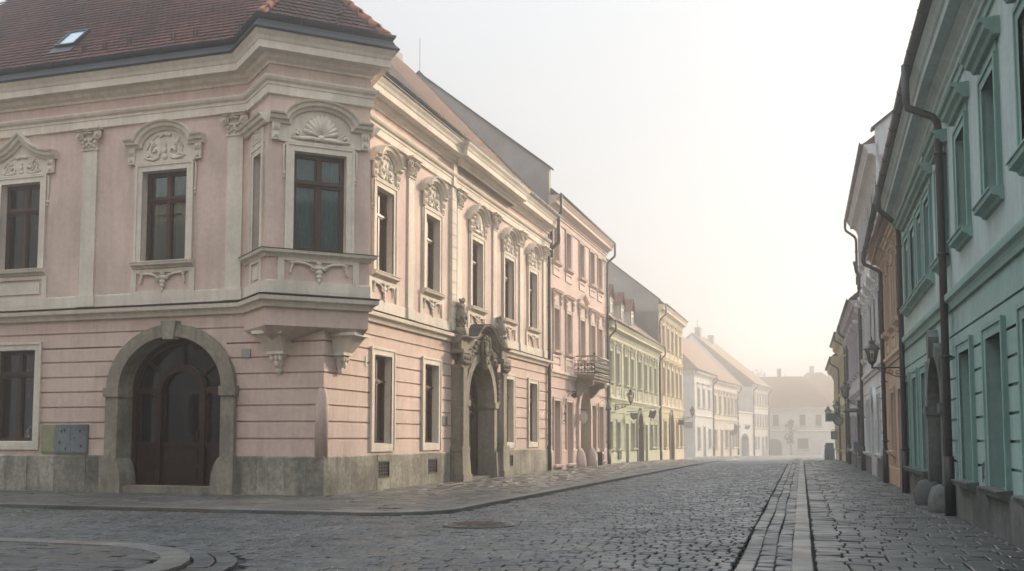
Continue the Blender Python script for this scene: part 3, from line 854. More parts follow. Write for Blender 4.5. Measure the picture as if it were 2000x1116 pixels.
mb = MB(); wall(mb, P4[1], 20.78, 4.6, 10.9, [(c - w_ / 2, c + w_ / 2, 6.02, 6.02 + 2.42) for c, w_ in BUW])
mb.build('upper_wall', 'pink', H1, FB)
mb = MB(); wall(mb, -BW / 2, BW / 2, 4.15, 10.9, [(-.66, .66, 6.02, 8.5)]); mb.build('oriel_wall', 'pink', H1, FD)
mb = MB(); wall(mb, 0, math.hypot(P2[0] - P1[0], P2[1] - P1[1]), 4.15, 10.9, [(.62, 1.16, 6.02, 8.5)]); mb.build('oriel_wall', 'pink', H1, FS)
mb = MB(); mb.quad((*P3, 4.15), (*P4, 4.15), (*P4, 10.9), (*P3, 10.9)); mb.build('oriel_wall', 'pink', H1, FA)
# rear and far side so that the house is closed
mb = MB(); mb.quad((-14, 0, 0), (-14, 9, 0), (-14, 9, 11), (-14, 0, 11)); mb.quad((-14, 9, 0), (-9, 9, 0), (-9, 9, 11), (-14, 9, 11))
mb.quad((-9, 9, 0), (-9, 20.7, 0), (-9, 20.7, 11), (-9, 9, 11)); mb.quad((-9, 20.75, 0), (.1, 20.75, 0), (.1, 20.75, 11), (-9, 20.75, 11)); mb.build('rear_wall', 'greywall', H1, FA)
# --- socle of stone slabs
def socle(x0, x1, F, h=.96, mat='socle', p=.06, skip=(), w_=(.5, 1.05), nm='socle'):
    mb = MB(); x = x0
    while x < x1 - .05:
        b = min(x1, x + random.uniform(*w_))
        for s0, s1 in skip:
            if x < s0 < b: b = s0
        if not any(s0 - .01 <= (x + b) / 2 <= s1 for s0, s1 in skip):
            q = p + random.uniform(-.006, .008)
            mb.add([(x + .004, -q, -.06), (b - .004, -q, -.06), (b - .004, -q, h - .03), (x + .004, -q, h - .03), (x + .004, -q + .05, h), (b - .004, -q + .05, h), (x + .004, .02, h), (b - .004, .02, h), (x + .004, .0, -.06), (b - .004, .0, -.06)],
                   [(0, 1, 2, 3), (3, 2, 5, 4), (4, 5, 7, 6), (0, 3, 4, 6, 8), (1, 9, 7, 5, 2)])
        x = b
    mb.box(x0, x1, -p + .03, .0, -.08, h - .03) if not skip else None
    return mb.build(nm, mat, H1 if nm == 'socle' else None, F)
random.seed(11)
socle(-14, -6.45, FA); socle(-2.4, .06, FA)
for a, b in ((-.06, 3.06), (3.79, 6.68), (7.4, 8.5), (13.9, 14.7), (15.35, 20.75)): socle(a, b, FB)
for a, b in ((3.06, 3.79), (6.68, 7.4), (14.7, 15.35)):
    mb = MB(); mb.box(a, b, -.065, 0, -.06, .31); mb.box(a, b, -.065, 0, .78, .955); mb.build('vent_surround', 'socle', H1, FB)
    mb = MB(); mb.box(a + .01, b - .01, -.02, .0, .31, .78)
    for i in range(7): x = a + (b - a) * (i + .5) / 7; mb.box(x - .016, x + .016, -.055, -.03, .31, .78)
    for i in range(5): z = .31 + .47 * (i + .5) / 5; mb.box(a, b, -.048, -.026, z - .014, z + .014)
    mb.box(a, b, -.075, -.05, .31, .345); mb.box(a, b, -.075, -.05, .745, .78); mb.box(a, a + .04, -.075, -.05, .345, .745); mb.box(b - .04, b, -.075, -.05, .345, .745)
    mb.build('vent_grille', 'iron', H1, FB)
# rounded guard at the corner
mb = MB(True); mb.lathe(-.085, .085, [(.165, .9), (.165, 2.2), (.155, 2.4), (.125, 2.55), (.085, 2.66), (.06, 2.74)], 20); mb.build('corner_guard', 'pink', H1, FA)
# --- mouldings running round the house
def ring(o=0., ris=False):
    a = [(-14, 0), P1, P2, P3, P4]
    b = [fb(9.0, .02), fb(9.0, .20), fb(15.1, .20), fb(15.1, .02)] if ris else []
    return a + b + [fb(20.78)]
mb = MB(); mb.sweep(ring(), string_prof(4.60, .26, .22)); mb.build('string_course', 'cream', H1, FA)
mb = MB(); mb.sweep(ring(), [(.0, 4.88), (.245, 4.875), (.25, 4.895), (.02, 4.95)]); mb.build('string_flashing', 'zinc', H1, FA)
mb = MB(); mb.sweep(ring(), [(.04, 4.9), (.04, 5.24), (0, 5.26)]); mb.build('plinth_band', 'cream', H1, FA)
mb = MB(); mb.sweep(ring(), [(.0, 9.86), (.07, 9.87), (.07, 10.08), (.09, 10.09), (.09, 10.16), (.15, 10.20), (.18, 10.26), (.18, 10.30), (0, 10.36)]); mb.build('entablature', 'cream', H1, FA)
CZ = 10.62
mb = MB(); mb.sweep(ring(0, True), [(0, CZ), (.05, CZ), (.06, CZ + .06), (.16, CZ + .12), (.18, CZ + .18), (.20, CZ + .22), (.40, CZ + .24), (.40, CZ + .42), (.42, CZ + .44), (.45, CZ + .52), (.51, CZ + .60), (.53, CZ + .66), (0, CZ + .68)]); mb.build('cornice', 'cream', H1, FA)
# dark metal over the cornice (side street and oriel), gutter behind it
mb = MB(); mb.sweep([(-14, 0), P1, P2, P3, P4], [(.0, CZ + .67), (.57, CZ + .65), (.59, CZ + .69), (.50, CZ + .80), (.44, CZ + .92), (.26, CZ + .98), (0, CZ + 1.0)]); mb.build('cornice_flashing', 'zinc', H1, FA)
gutter(H1, FA, [(-14, 0), P1, P2, P3, P4], .135, 'zinc', CZ + 1.06, .38)
mb = MB(); mb.sweep([fb(1.6), fb(20.78)], [(0, CZ + .66), (.57, CZ + .66), (.58, CZ + .69), (.1, CZ + .8)]); mb.build('cornice_flashing', 'zinc', H1, FA)
gutter(H1, FA, [fb(1.9, .54), fb(20.78, .54)], .095, 'copper', CZ + .80)
downpipe(H1, FB, 20.6, -.56, CZ + .78, 9.75, -.1, .075, 'pipe')
# band and corbelled underside of the oriel
mb = MB(); 
outl = [P1, P2, (.085, -.085), P3, P4]; inn = [P1, (-1.30, -.0), (0, 0), fb(1.05), P4]
seg = []
for i in range(4):
    for j in range(5):
        f = j / 5; seg.append((Vector(outl[i]).lerp(Vector(outl[i + 1]), f), Vector(inn[i]).lerp(Vector(inn[i + 1]), f)))
seg.append((Vector(outl[4]), Vector(inn[4])))
nn = 6
for o_, i_ in seg:
    d = (i_ - o_).length
    for k in range(nn + 1):
        f = k / nn; q = o_.lerp(i_, 1 - math.cos(f * PI / 2) if False else f)
        z = 4.15 - .36 * d * math.sin(f * PI / 2) ** .8 if f > 0 else 4.15
        mb.v.append((q.x, q.y, z))
for i in range(len(seg) - 1):
    for k in range(nn):
        a = i * (nn + 1) + k; mb.f.append((a, a + 1, a + nn + 2, a + nn + 1))
mb.smooth = True
mb.build('oriel_soffit', 'pink', H1, FA)
def oriel_console(F, x, nm):
    mb = MB(True)
    prof = [(.02, 3.02), (.06, 3.04), (.09, 3.12), (.06, 3.18), (.13, 3.26), (.12, 3.36), (.19, 3.44), (.21, 3.52)]
    mb.lathe(x, -.06, prof, 12, 1, .9)
    for k in range(3): mb.blob(x - .12 + .12 * k, -.22, 3.42, .06, .05, .10)
    mb.blob(x, -.2, 3.27, .08, .05, .1)
    o = mb.build(nm, 'cream', H1, F)
    mb = MB(); mb.tapbox(x - .24, x + .24, -.30, 0, 3.5, 3.58, 0)
    b = len(mb.v); mb.v += [(x - .24, -.3, 3.58), (x + .24, -.3, 3.58), (x + .24, 0, 3.58), (x - .24, 0, 3.58), (x - .34, -.62, 3.98), (x + .34, -.62, 3.98), (x + .34, 0, 3.98), (x - .34, 0, 3.98)]
    mb.f += [tuple(b + i for i in f) for f in ((0, 1, 5, 4), (1, 2, 6, 5), (3, 0, 4, 7), (4, 5, 6, 7))]
    mb.box(x - .42, x + .42, -.70, 0, 3.98, 4.06)
    mb.build('bracket_block', 'cream', o); bpy.data.objects[o.name]
    o2 = o.children[0] if o.children else None
    return o
for F_, x_ in ((FA, -1.22), (FB, .72)):
    o = oriel_console(F_, x_, 'oriel_bracket')
    # block is authored in the facade frame: place it there
    blk = [c for c in COL.objects if c.parent == o][0]
    blk.matrix_local = parent_world(H1).inverted() @ F_.m
# --- windows
UPW = dict(h=up_h, cw=.20, cp=.06, reveal=.22, hood='arch', hw=1.20, hz=.46, hrise=.44, apron=(.98, .84, 'orn'), orn='cart', ears=True)
put_window(H1, FA, -4.76, 6.05, 'cw_arch', w=1.38, **UPW)
kw = dict(UPW); kw.update(hood='ogee', hrise=.5, hz=.42, orn='small', apron=(.98, .84, 'panel'))
put_window(H1, FA, -9.48, 6.05, 'cw_ogee', w=1.34, **kw)
kw = dict(UPW); kw.update(hw=.92, hrise=.40)
for i, (c, w_) in enumerate(BUW):
    k2 = dict(kw); k2['h'] = 2.42
    if i == 2: k2.update(orn='shell', apron=(.95, .84, 'orn'), hood='arch', hrise=.46); key = 'cw_mid'
    else: key = 'cw_street'
    if i != 2: w_ = 1.13
    put_window(H1, FB, c, 6.02, key, w=w_, **k2)
put_window(H1, FD, 0, 6.02, 'cw_oriel', w=1.32, h=2.48, cw=.2, cp=.05, reveal=.22, hood='arch', hw=1.30, hz=.46, hrise=.44, apron=(1.02, .85, 'orn'), orn='shell', ears=True, sill=False, curtain='curtain')
put_window(H1, FS, .89, 6.02, 'cw_cheek', w=.54, h=2.48, cw=.2, cp=.04, reveal=.22, sill=False, apron=(.45, .85, 'panel'), curtain=False)
mb = MB(); mb.sweep([P1, P2, P3, P4], [(0, 5.82), (.05, 5.83), (.08, 5.88), (.17, 5.93), (.19, 6.0), (0, 6.02)]); mb.build('oriel_sill', 'cream', H1, FA)
mb = MB(); mb.sweep([P1, P2, P3, P4], [(.0, 6.018), (.20, 6.0), (.205, 6.015), (.02, 6.05)]); mb.build('sill_flashing', 'zinc', H1, FA)
for a, b in ((P1, P2), (P3, P4)): mb = MB(); mb.sweep([a, b], [(o, 9.16 + n_) for n_, o in HOODP]); mb.build('oriel_hood', 'cream', H1, FA)
mb = MB(); mb.box(.42, 1.36, -.05, 0, 8.72, 9.12); mb.build('oriel_panel', 'cream', H1, FS)
mb = MB(True); cartouche(mb, .89, 8.78, .8, .36, -.05); mb.build('oriel_panel_relief', 'cream', H1, FS)
GW = dict(h=2.47, cw=.21, cp=.045, reveal=.24, sill=False, lower_casing=True, transom=.71)
for c, w_ in ((3.40, 1.13), (6.99, 1.13), (14.93, 1.11), (18.30, 1.11)): put_window(H1, FB, c, 1.25, 'cw_ground', w=1.13, **GW)
put_window(H1, FA, -9.52, 1.31, 'cw_ground_wide', w=1.45, h=2.52, cw=.21, cp=.045, reveal=.30, sill=False, lower_casing=True, transom=.74)
# --- pilasters
def pilaster(F, x, w_=.46, z0=4.95, z1=9.28, z2=9.86, p=.06):
    mb = MB(); mb.box(x - w_ / 2, x + w_ / 2, -p, 0, z0 + .32, z1); mb.box(x - w_ / 2 - .06, x + w_ / 2 + .06, -p - .04, 0, z0, z0 + .30)
    mb.box(x - w_ / 2 - .02, x + w_ / 2 + .02, -p - .02, 0, z0 + .30, z0 + .34)
    o = mb.build('pilaster', 'cream', H1, F)
    mb = MB(); capital(mb, x, z1, z2, w_, 0, p); c = mb.build('capital', 'cream', o); c.matrix_local = parent_world(H1).inverted() @ F.m
for x in (-11.9, -7.17, -2.62): pilaster(FA, x)
for x in (5.25, 9.35, 13.15, 16.55, 20.05): pilaster(FB, x, .44)
# jointed strip beside the second pilaster
mb = MB()
for k in range(12): mb.box(8.55, 8.95, -.10, 0, 5.0 + k * .40, 5.0 + k * .40 + .385)
mb.box(8.6, 8.9, -.13, 0, 9.85, 10.62); mb.build('quoin_strip', 'cream', H1, FB)
# --- side street gateway
mb = MB(); arch_ring(mb, -4.39, 1.56, 0, 2.7, 1.36, .39, -.16, .5, 1.68)
mb.slabz([(-4.55, 3.98), (-4.25, 3.98), (-4.17, 4.46), (-4.63, 4.46)], -.24, 0)
for sx in (-1, 1):
    a, b = sorted((-4.39 + sx * 1.52, -4.39 + sx * 2.0)); mb.box(a, b, -.21, .3, 2.50, 2.74)
mb.box(-5.9, -2.9, .2, .5, -.05, .0)
G1 = mb.build('gateway_surround', 'stone', H1, FA)
for sx in (-1, 1):
    pts = [(2.02, -.06), (2.02, .96), (1.64, .96), (1.56, .90), (1.46, .74), (1.39, .52), (1.36, .25), (1.36, -.06)]
    mb = MB(); mb.slabz([(-4.4 + sx * x, z) for x, z in pts], -.235, .40); mb.build('wheel_guard', 'stone', H1, FA)
mb = MB(); mb.box(-5.94, -2.86, -.12, .55, -.06, .17); mb.build('doorstep', 'stone', H1, FA)
mb = MB(); y0, y1 = .44, .56
pin = arch_path(-4.4, 1.38, .17, 2.7, 1.2); 
arch_ring(mb, -4.39, 1.42, .17, 2.7, 1.22, .17, y0, y1)
arch_ring(mb, -4.4, .60, .17, 2.62, .58, .15, y0 - .06, y1)
mb.box(-5.85, -5.12, y0 - .04, y1, 2.60, 2.76); mb.box(-3.68, -2.95, y0 - .04, y1, 2.60, 2.76)
for a in (38, 90, 142):
    c, s_ = math.cos(R(a)), math.sin(R(a)); n = Vector((-s_, c)) * .035
    p0 = Vector((-4.4 + .72 * c, 2.64 + .68 * s_)); p1 = Vector((-4.4 + 1.42 * c, 2.7 + 1.24 * s_))
    mb.slabz([tuple(p0 - n), tuple(p1 - n), tuple(p1 + n), tuple(p0 + n)], y0, y1)
for a, b in ((-5.78, -5.13), (-5.0, -3.8), (-3.67, -3.02)):
    mb.box(a, b, y0 + .03, y1, .17, 1.22); mb.box(a + .1, b - .1, y0 - .0, y0 + .03, .32, .62); mb.box(a + .1, b - .1, y0 - .0, y0 + .03, .72, 1.1)
    mb.box(a, b, y0 - .02, y0 + .03, 1.20, 1.30); mb.box(a, a + .07, y0, y1, 1.3, 2.62); mb.box(b - .07, b, y0, y1, 1.3, 2.62)
mb.box(-3.86, -3.80, y0 - .12, y0 - .05, 1.35, 1.6)
D1 = mb.build('gate', 'doorwood', H1, FA)
mb = MB(); mb.fillz([(-5.84, .2)] + arc(-4.39, 2.7, 1.44, 1.24, 180, 0, 20) + [(-2.95, .2)], y1 - .03); g = mb.build('pane', 'glass', D1); g.matrix_local = Matrix()
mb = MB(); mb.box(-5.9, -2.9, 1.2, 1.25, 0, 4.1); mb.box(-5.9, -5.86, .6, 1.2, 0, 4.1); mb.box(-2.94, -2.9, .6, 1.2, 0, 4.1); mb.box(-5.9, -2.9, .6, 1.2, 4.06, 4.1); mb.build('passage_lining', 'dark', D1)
# --- meter boxes and number plate on the side street wall
mb = MB(); mb.box(-8.48, -8.03, -.05, .02, 1.02, 1.78); mb.box(-8.46, -8.05, -.06, -.05, 1.04, 1.76); b_ = mb.build('gas_box', 'yellowbox', H1, FA)
mb = MB(); mb.box(-8.02, -6.96, -.06, .02, 1.0, 1.78); mb.box(-7.99, -7.5, -.072, -.06, 1.04, 1.75); mb.box(-7.48, -6.99, -.072, -.06, 1.04, 1.75); mb.box(-7.6, -7.36, -.085, -.07, 1.40, 1.43); mb.build('meter_box', 'steel', H1, FA)
mb = MB()
for x, z in ((-7.85, 1.3), (-7.8, 1.6), (-7.2, 1.6), (-7.15, 1.2), (-7.65, 1.12), (-7.7, 1.62)): mb.blob(x, -.073, z, .03, .004, .05)
mb.build('meter_box_marks', 'pipe', H1, FA)
mb = MB(); mb.box(-2.33, -2.07, -.035, 0, 3.46, 3.68); mb.build('number_plate', 'greywall', H1, FA)
mb = MB(); mb.box(2.30, 2.38, -.02, 0, 3.35, 3.62); mb.build('number_plate', 'cream', H1, FB)
mb = MB(); mb.box(7.88, 8.36, -.03, 0, 1.85, 2.12); mb.build('plaque', 'signgreen', H1, FB)
# --- street portal
XC = 11.2
mb = MB(); wall(mb, 9.3, 13.1, 0, 4.62, [(XC - 1.35, XC + 1.35, 0, 2.7, 1.42)], y=-.16)
arch_ring(mb, XC, 1.35, 0, 2.7, 1.42, .30, -.24, .55); mb.box(9.3, 9.32, -.16, 0, 0, 4.62); mb.box(13.08, 13.1, -.16, 0, 0, 4.62)
for sx in (-1, 1):
    a, b = sorted((XC + sx * 1.30, XC + sx * 1.72)); mb.box(a, b, -.29, .2, 2.5, 2.72)
    x = XC + sx * 2.15
    mb.box(x - .30, x + .30, -.32, 0, 1.12, 3.78); mb.box(x - .19, x + .19, -.40, -.32, 1.12, 3.78)
    mb.tapbox(x - .38, x + .38, -.46, 0, 0, 1.02, .03); mb.box(x - .42, x + .42, -.50, 0, -.05, .22); mb.box(x - .38, x + .38, -.44, 0, 1.0, 1.14)
    mb.box(x - .34, x + .34, -.40, 0, 3.76, 3.86); mb.box(x - .40, x + .40, -.48, 0, 4.24, 4.36); mb.box(x - .30, x + .30, -.36, 0, 4.36, 4.68)
    a, b = sorted((XC + sx * 1.36, XC + sx * 1.86)); mb.tapbox(a, b, -.34, .3, 0, .9, .05)
oc = [(XC - 2.6, 4.62), (XC - 1.75, 4.62), (XC - 1.45, 4.65), (XC - 1.18, 4.74), (XC - .95, 4.88), (XC - .74, 5.03), (XC - .5, 5.15), (XC - .25, 5.21), (XC, 5.23)]
oc += [(2 * XC - x, z) for x, z in oc[:-1]][::-1]
mb.slabz([(XC - 1.9, 4.4), (XC + 1.9, 4.4)] + [(x, z) for x, z in oc[2:-2]][::-1], -.22, 0)
PT = mb.build('portal', 'stone', H1, FB)
inv = parent_world(H1).inverted()
def sub(mb, name, mat, par, F=FB):
    o = mb.build(name, mat, par); o.matrix_local = inv @ F.m if par.parent == H1 and par.matrix_local == Matrix() else Matrix(); return o
mb = MB(); mb.sweepz(oc, [(-.05, 0), (-.05, .28), (.03, .31), (.05, .38), (.11, .41), (.13, .48), (.17, .52), (.19, .52), (.21, 0)]); o = mb.build('portal_pediment', 'stone', PT); o.matrix_local = inv @ FB.m
mb = MB(); mb.sweepz(oc[3:-3], [(.205, .0), (.205, .53), (.22, .54), (.24, 0)]); o = mb.build('pediment_cover', 'zinc', PT); o.matrix_local = inv @ FB.m
for sx in (-1, 1):
    x = XC + sx * 2.15; mb = MB(True)
    for k in range(3):
        mb.blob(x - .22 + .22 * k, -.44, 4.10, .12, .10, .12); mb.blob(x - .15 + .15 * k, -.42, 3.95, .10, .09, .11)
    mb.box(x - .29, x + .29, -.38, -.30, 3.86, 4.24)
    for sg in (-1, 1):
        for rr in (.13, .07): mb.tube([(x + sg * .31 + rr * math.cos(k * PI / 6), -.46, 4.08 + rr * math.sin(k * PI / 6)) for k in range(13)], .03, 5)
    o = mb.build('capital', 'stone', PT); o.matrix_local = inv @ FB.m
    mb = MB(True)
    for k in range(6): mb.blob(XC + sx * 1.78, -.27, 3.7 - .2 * k, .07 + .02 * (k % 2), .05, .11)
    o = mb.build('garland', 'stone', PT); o.matrix_local = inv @ FB.m
    mb = MB(True)
    spiral(mb, XC + sx * 1.2, 4.35, .2, 1.4, 0, sx, -.26, .05); spiral(mb, XC + sx * 1.52, 4.08, .15, 1.3, PI / 2, -sx, -.26, .04)
    for k in range(4): mb.blob(XC + sx * (.6 + .25 * k), -.26, 4.72 - .16 * k, .1, .07, .09)
    o = mb.build('spandrel_relief', 'stone', PT); o.matrix_local = inv @ FB.m
mb = MB(True)
for z, rx, rz in ((3.98, .10, .18), (4.2, .17, .18), (4.5, .22, .2), (4.75, .17, .16), (4.95, .12, .13)): mb.blob(XC, -.34, z, rx, .13, rz, 10)
for k in range(26): mb.blob(XC + .24 * math.sin(k * 2.3), -.40 - .03 * (k % 3), 4.05 + .036 * k, .055, .045, .07, 6)
for sx in (-1, 1): mb.tube([(XC, -.34, 4.0), (XC + sx * .2, -.33, 4.25), (XC + sx * .3, -.32, 4.6), (XC + sx * .18, -.33, 4.9)], [.04, .06, .06, .04], 6)
o = mb.build('keystone_relief', 'stone', PT); o.matrix_local = inv @ FB.m
for sx in (-1, 1):
    x = XC + sx * 2.15; mb = MB(True)
    mb.box(x - .25, x + .25, -.42, -.04, 4.84, 5.10); rnd = random.Random(5 if sx < 0 else 9)
    mb.lathe(x, -.22, [(.15, 5.08), (.10, 5.2), (.17, 5.35), (.18, 5.55), (.13, 5.72), (.11, 5.86), (.04, 6.02)], 10)
    for k in range(60):
        z = rnd.uniform(5.14, 6.05); f = (z - 5.1) / .95; rr = (.21 - .10 * f) * (1 + .25 * math.sin(z * 14)); a = rnd.random() * 2 * PI; s_ = rnd.uniform(.035, .08)
        mb.blob(x + rr * math.cos(a), -.22 + rr * .8 * math.sin(a), z, s_, s_, s_ * rnd.uniform(.8, 1.5), 6)
    o = mb.build('portal_sculpture', 'stone', PT); o.matrix_local = inv @ FB.m
mb = MB(); y0 = .40
arch_ring(mb, XC, 1.2, 0, 2.7, 1.27, .16, y0, y0 + .1)
for a, b in ((XC - 1.24, XC - .03), (XC + .03, XC + 1.24)):
    mb.box(a, b, y0 + .03, y0 + .1, 0, 2.5); c = (a + b) / 2
    for z0, z1 in ((.12, .42), (.52, .95), (1.1, 2.3)): mb.box(a + .14, b - .14, y0 - .01, y0 + .03, z0, z1); mb.box(a + .22, b - .22, y0 - .03, y0 - .01, z0 + .07, z1 - .07)
mb.box(XC - .05, XC + .05, y0 - .05, y0 + .05, 0, 2.6)
tr = [(XC - 1.25, 2.45), (XC - .8, 2.5), (XC - .5, 2.75), (XC, 3.0), (XC + .5, 2.75), (XC + .8, 2.5), (XC + 1.25, 2.45)]
mb.sweepz(tr, [(-.08, 0), (-.08, .10), (.02, .14), (.06, .14), (.08, 0)], y0 + .05); mb.slabz([(XC - 1.25, 2.4), (XC + 1.25, 2.4)] + tr[::-1], y0 + .03, y0 + .1)
for sx in (-1, 1):
    spiral(mb, XC + sx * .6, 2.2, .2, 1.3, PI / 2, sx, y0 - .05, .03); mb.blob(XC + sx * .6, y0 - .04, 1.75, .1, .03, .25); mb.blob(XC + sx * .6, y0 - .03, .72, .12, .03, .1)
    for k in range(2): spiral(mb, XC + sx * (.25 + .45 * k), 3.2 + .1 * k, .18, 1.4, 0, sx, y0 + .0, .02)
D2 = mb.build('door', 'doorwood', H1, FB)
mb = MB(); mb.fillz([(XC - 1.25, 2.5)] + arc(XC, 2.7, 1.25, 1.3, 180, 0, 16) + [(XC + 1.25, 2.5)], y0 + .08); o = mb.build('fanlight', 'darkglass', D2); o.matrix_local = inv @ FB.m
mb = MB(); mb.box(XC - 1.35, XC + 1.35, -.1, .5, -.06, .06); mb.build('doorstep', 'stone', H1, FB)

# --- roof of the corner house (heights in the house frame)
EZ = CZ + 1.02; TS = 1.09
dE = (Vector(P3) - Vector(P2)).normalized(); dN = Vector((dE.y, -dE.x)); Pm = Vector(((P2[0] + P3[0]) / 2, (P2[1] + P3[1]) / 2))
def hA(x, y): return EZ + TS * (y + .34)
def hB(x, y): return EZ + TS * (-x + .45)
def hD(x, y): return EZ + TS * (.34 - (Vector((x, y)) - Pm).dot(dN))
def hS(x, y): return EZ + 1.5 * (BW / 2 + .34 + (Vector((x, y)) - Pm).dot(dE))
def hT(x, y): return EZ + 1.5 * (BW / 2 + .34 - (Vector((x, y)) - Pm).dot(dE))
def hmain(x, y): return min(hA(x, y), hB(x, y))
def hbay(x, y): return min(hD(x, y), hS(x, y), hT(x, y))
def hroof(x, y): return max(hmain(x, y), hbay(x, y))
mb = MB(); N = 46
gx = [-14 + 15.9 * i / 60 for i in range(61)]; gy = [-2.0 + 9.0 * j / 40 for j in range(41)]
idx = {}
for i, x in enumerate(gx):
    for j, y in enumerate(gy):
        h_ = hroof(x, y)
        if h_ > EZ + .02: idx[i, j] = len(mb.v); mb.v.append((x, y, h_ - .075))
for i in range(60):
    for j in range(40):
        q = [(i, j), (i + 1, j), (i + 1, j + 1), (i, j + 1)]
        if all(p in idx for p in q): mb.f.append(tuple(idx[p] for p in q))
mb.build('roof_underlay', 'joint', H1, FA)
random.seed(21)
def tiles(fn, org, ux, up, s0, s1, t1, name, ew=.185, eh=.20):
    """org: eave point, ux: along the eave, up: horizontal direction up the slope"""
    mb = MB(); cs = math.hypot(1, TS if fn is not hS and fn is not hT else 1.5); sl = (TS if fn is not hS and fn is not hT else 1.5)
    r = 0; t = 0
    while t < t1:
        s = s0 + (ew / 2 if r % 2 else 0)
        while s < s1:
            c = org + ux * (s + ew / 2) + up * (t / cs)
            if abs(hroof(c.x, c.y) - fn(c.x, c.y)) < .05:
                j = random.uniform(-.006, .006); lift = .035 + random.uniform(0, .012)
                def P(a, b, l):
                    q = org + ux * (s + a) + up * (b / cs); nrm = 1 / cs
                    return (q.x - up.x * l * sl * nrm, q.y - up.y * l * sl * nrm, EZ + sl * (b / cs) + l * nrm)
                e = ew - .006; v = [P(.003, t + eh * 1.25, .0), P(e, t + eh * 1.25, .0), P(e, t + .045 + j, lift), P(e * .82, t + .012 + j, lift), P(e * .5, t + j, lift + .004), P(e * .18, t + .012 + j, lift), P(.003, t + .045 + j, lift)]
                v += [P(e, t + .045 + j, lift - .022), P(e * .82, t + .012 + j, lift - .022), P(e * .5, t + j, lift - .02), P(e * .18, t + .012 + j, lift - .022), P(.003, t + .045 + j, lift - .022)]
                mb.add(v, [(0, 6, 5, 4, 3, 2, 1), (2, 3, 8, 7), (3, 4, 9, 8), (4, 5, 10, 9), (5, 6, 11, 10)])
            s += ew
        r += 1; t += eh
    return mb.build(name, 'tile', H1, FA)
tiles(hA, Vector((0, -.34)), Vector((1, 0)), Vector((0, 1)), -14, 1.5, 6.2, 'roof_tiles')
tiles(hD, Pm + dN * .34, dE, -dN, -2.2, 2.4, 5.2, 'roof_tiles')
tiles(hS, Pm - dE * (BW / 2 + .34), -dN, dE, -1.5, 5, 3.2, 'roof_tiles')
tiles(hT, Pm + dE * (BW / 2 + .34), dN, -dE, -5, 1.5, 3.2, 'roof_tiles')
def hip(p, d, L, name, r=.11, z0=0.):
    """half-round ridge tiles up a hip from p along horizontal direction d"""
    mb = MB(True); n = int(L / .30); d = d.normalized()
    for i in range(n):
        a = p + d * (L * i / n); b = p + d * (L * (i + 1.12) / n)
        za, zb = hroof(a.x, a.y) + .03, hroof(b.x, b.y) + .03
        mb.tube([(a.x, a.y, za + .02), (a.x * .7 + b.x * .3, a.y * .7 + b.y * .3, za * .7 + zb * .3 + .02), (b.x, b.y, zb)], [r * 1.16, r * 1.05, r * .9], 10)
    return mb.build(name, 'ridge', H1, FA)
# hips of the oriel roof: where front and cheek slopes meet
for sg, fn in ((-1, hS), (1, hT)):
    p = Pm + dN * .33 + dE * (sg * (BW / 2 + .34)); d = (-dN - dE * sg * (TS / 1.5)); hip(p, d, 2.42 if sg < 0 else 2.42, 'hip_tiles')
# valley flashing
mb = MB(); pts = []
for k in range(30):
    best = None; x = P1[0] - .8 + k * .09
    for j in range(200):
        y = -.42 + j * .02; df = abs(hmain(x, y) - hS(x, y))
        if (best is None or df < best[0]) and hS(x, y) < hD(x, y) + .02: best = (df, y)
    if best and best[0] < .03: pts.append((x, best[1]))
if len(pts) > 2:
    mb.tube([(x, y, hroof(x, y) + .0) for x, y in pts], .09, 6); mb.build('valley_flashing', 'zinc', H1, FA)
# main ridge and the roof over the street front
hR = lambda q: 11.40 + 1.055 * (q + .45)            # height of the street roof, q metres behind the front
mb = MB(); mb.uv = []; n = 34; ln = math.hypot(1, 1.055); random.seed(4)
for k in range(n):
    q0 = -.45 + 7.3 * k / n; q1 = -.45 + 7.3 * (k + 1.25) / n
    s_ = 3.2
    while s_ < 20.76:
        e = min(20.78, s_ + random.uniform(.5, 1.1)); lf = .05 + random.uniform(0, .02); xs = .0077
        b_ = len(mb.v); mb.v += [(xs * s_ - q0, s_, hR(q0) + lf), (xs * e - q0, e, hR(q0) + lf), (xs * e - q1, e, hR(q1) + .004), (xs * s_ - q1, s_, hR(q1) + .004), (xs * s_ - q0, s_, hR(q0) - .01), (xs * e - q0, e, hR(q0) - .01)]
        off = random.random() * 9; v0 = k * .36
        mb.uv += [(s_ + off, v0), (e + off, v0), (e + off, v0 + .17), (s_ + off, v0 + .17), (s_ + off, v0), (e + off, v0)]
        mb.f += [(b_, b_ + 1, b_ + 2, b_ + 3), (b_ + 4, b_ + 5, b_ + 1, b_)]; s_ = e
mb.build('street_roof', 'rooftile', H1, FA)
mb = MB(); mb.quad((-7, 6.5, 0), (-7, 20.7, 0), (-7, 20.7, hB(-7, 0)), (-7, 6.5, hB(-7, 0))); mb.build('roof_back', 'greywall', H1, FA)
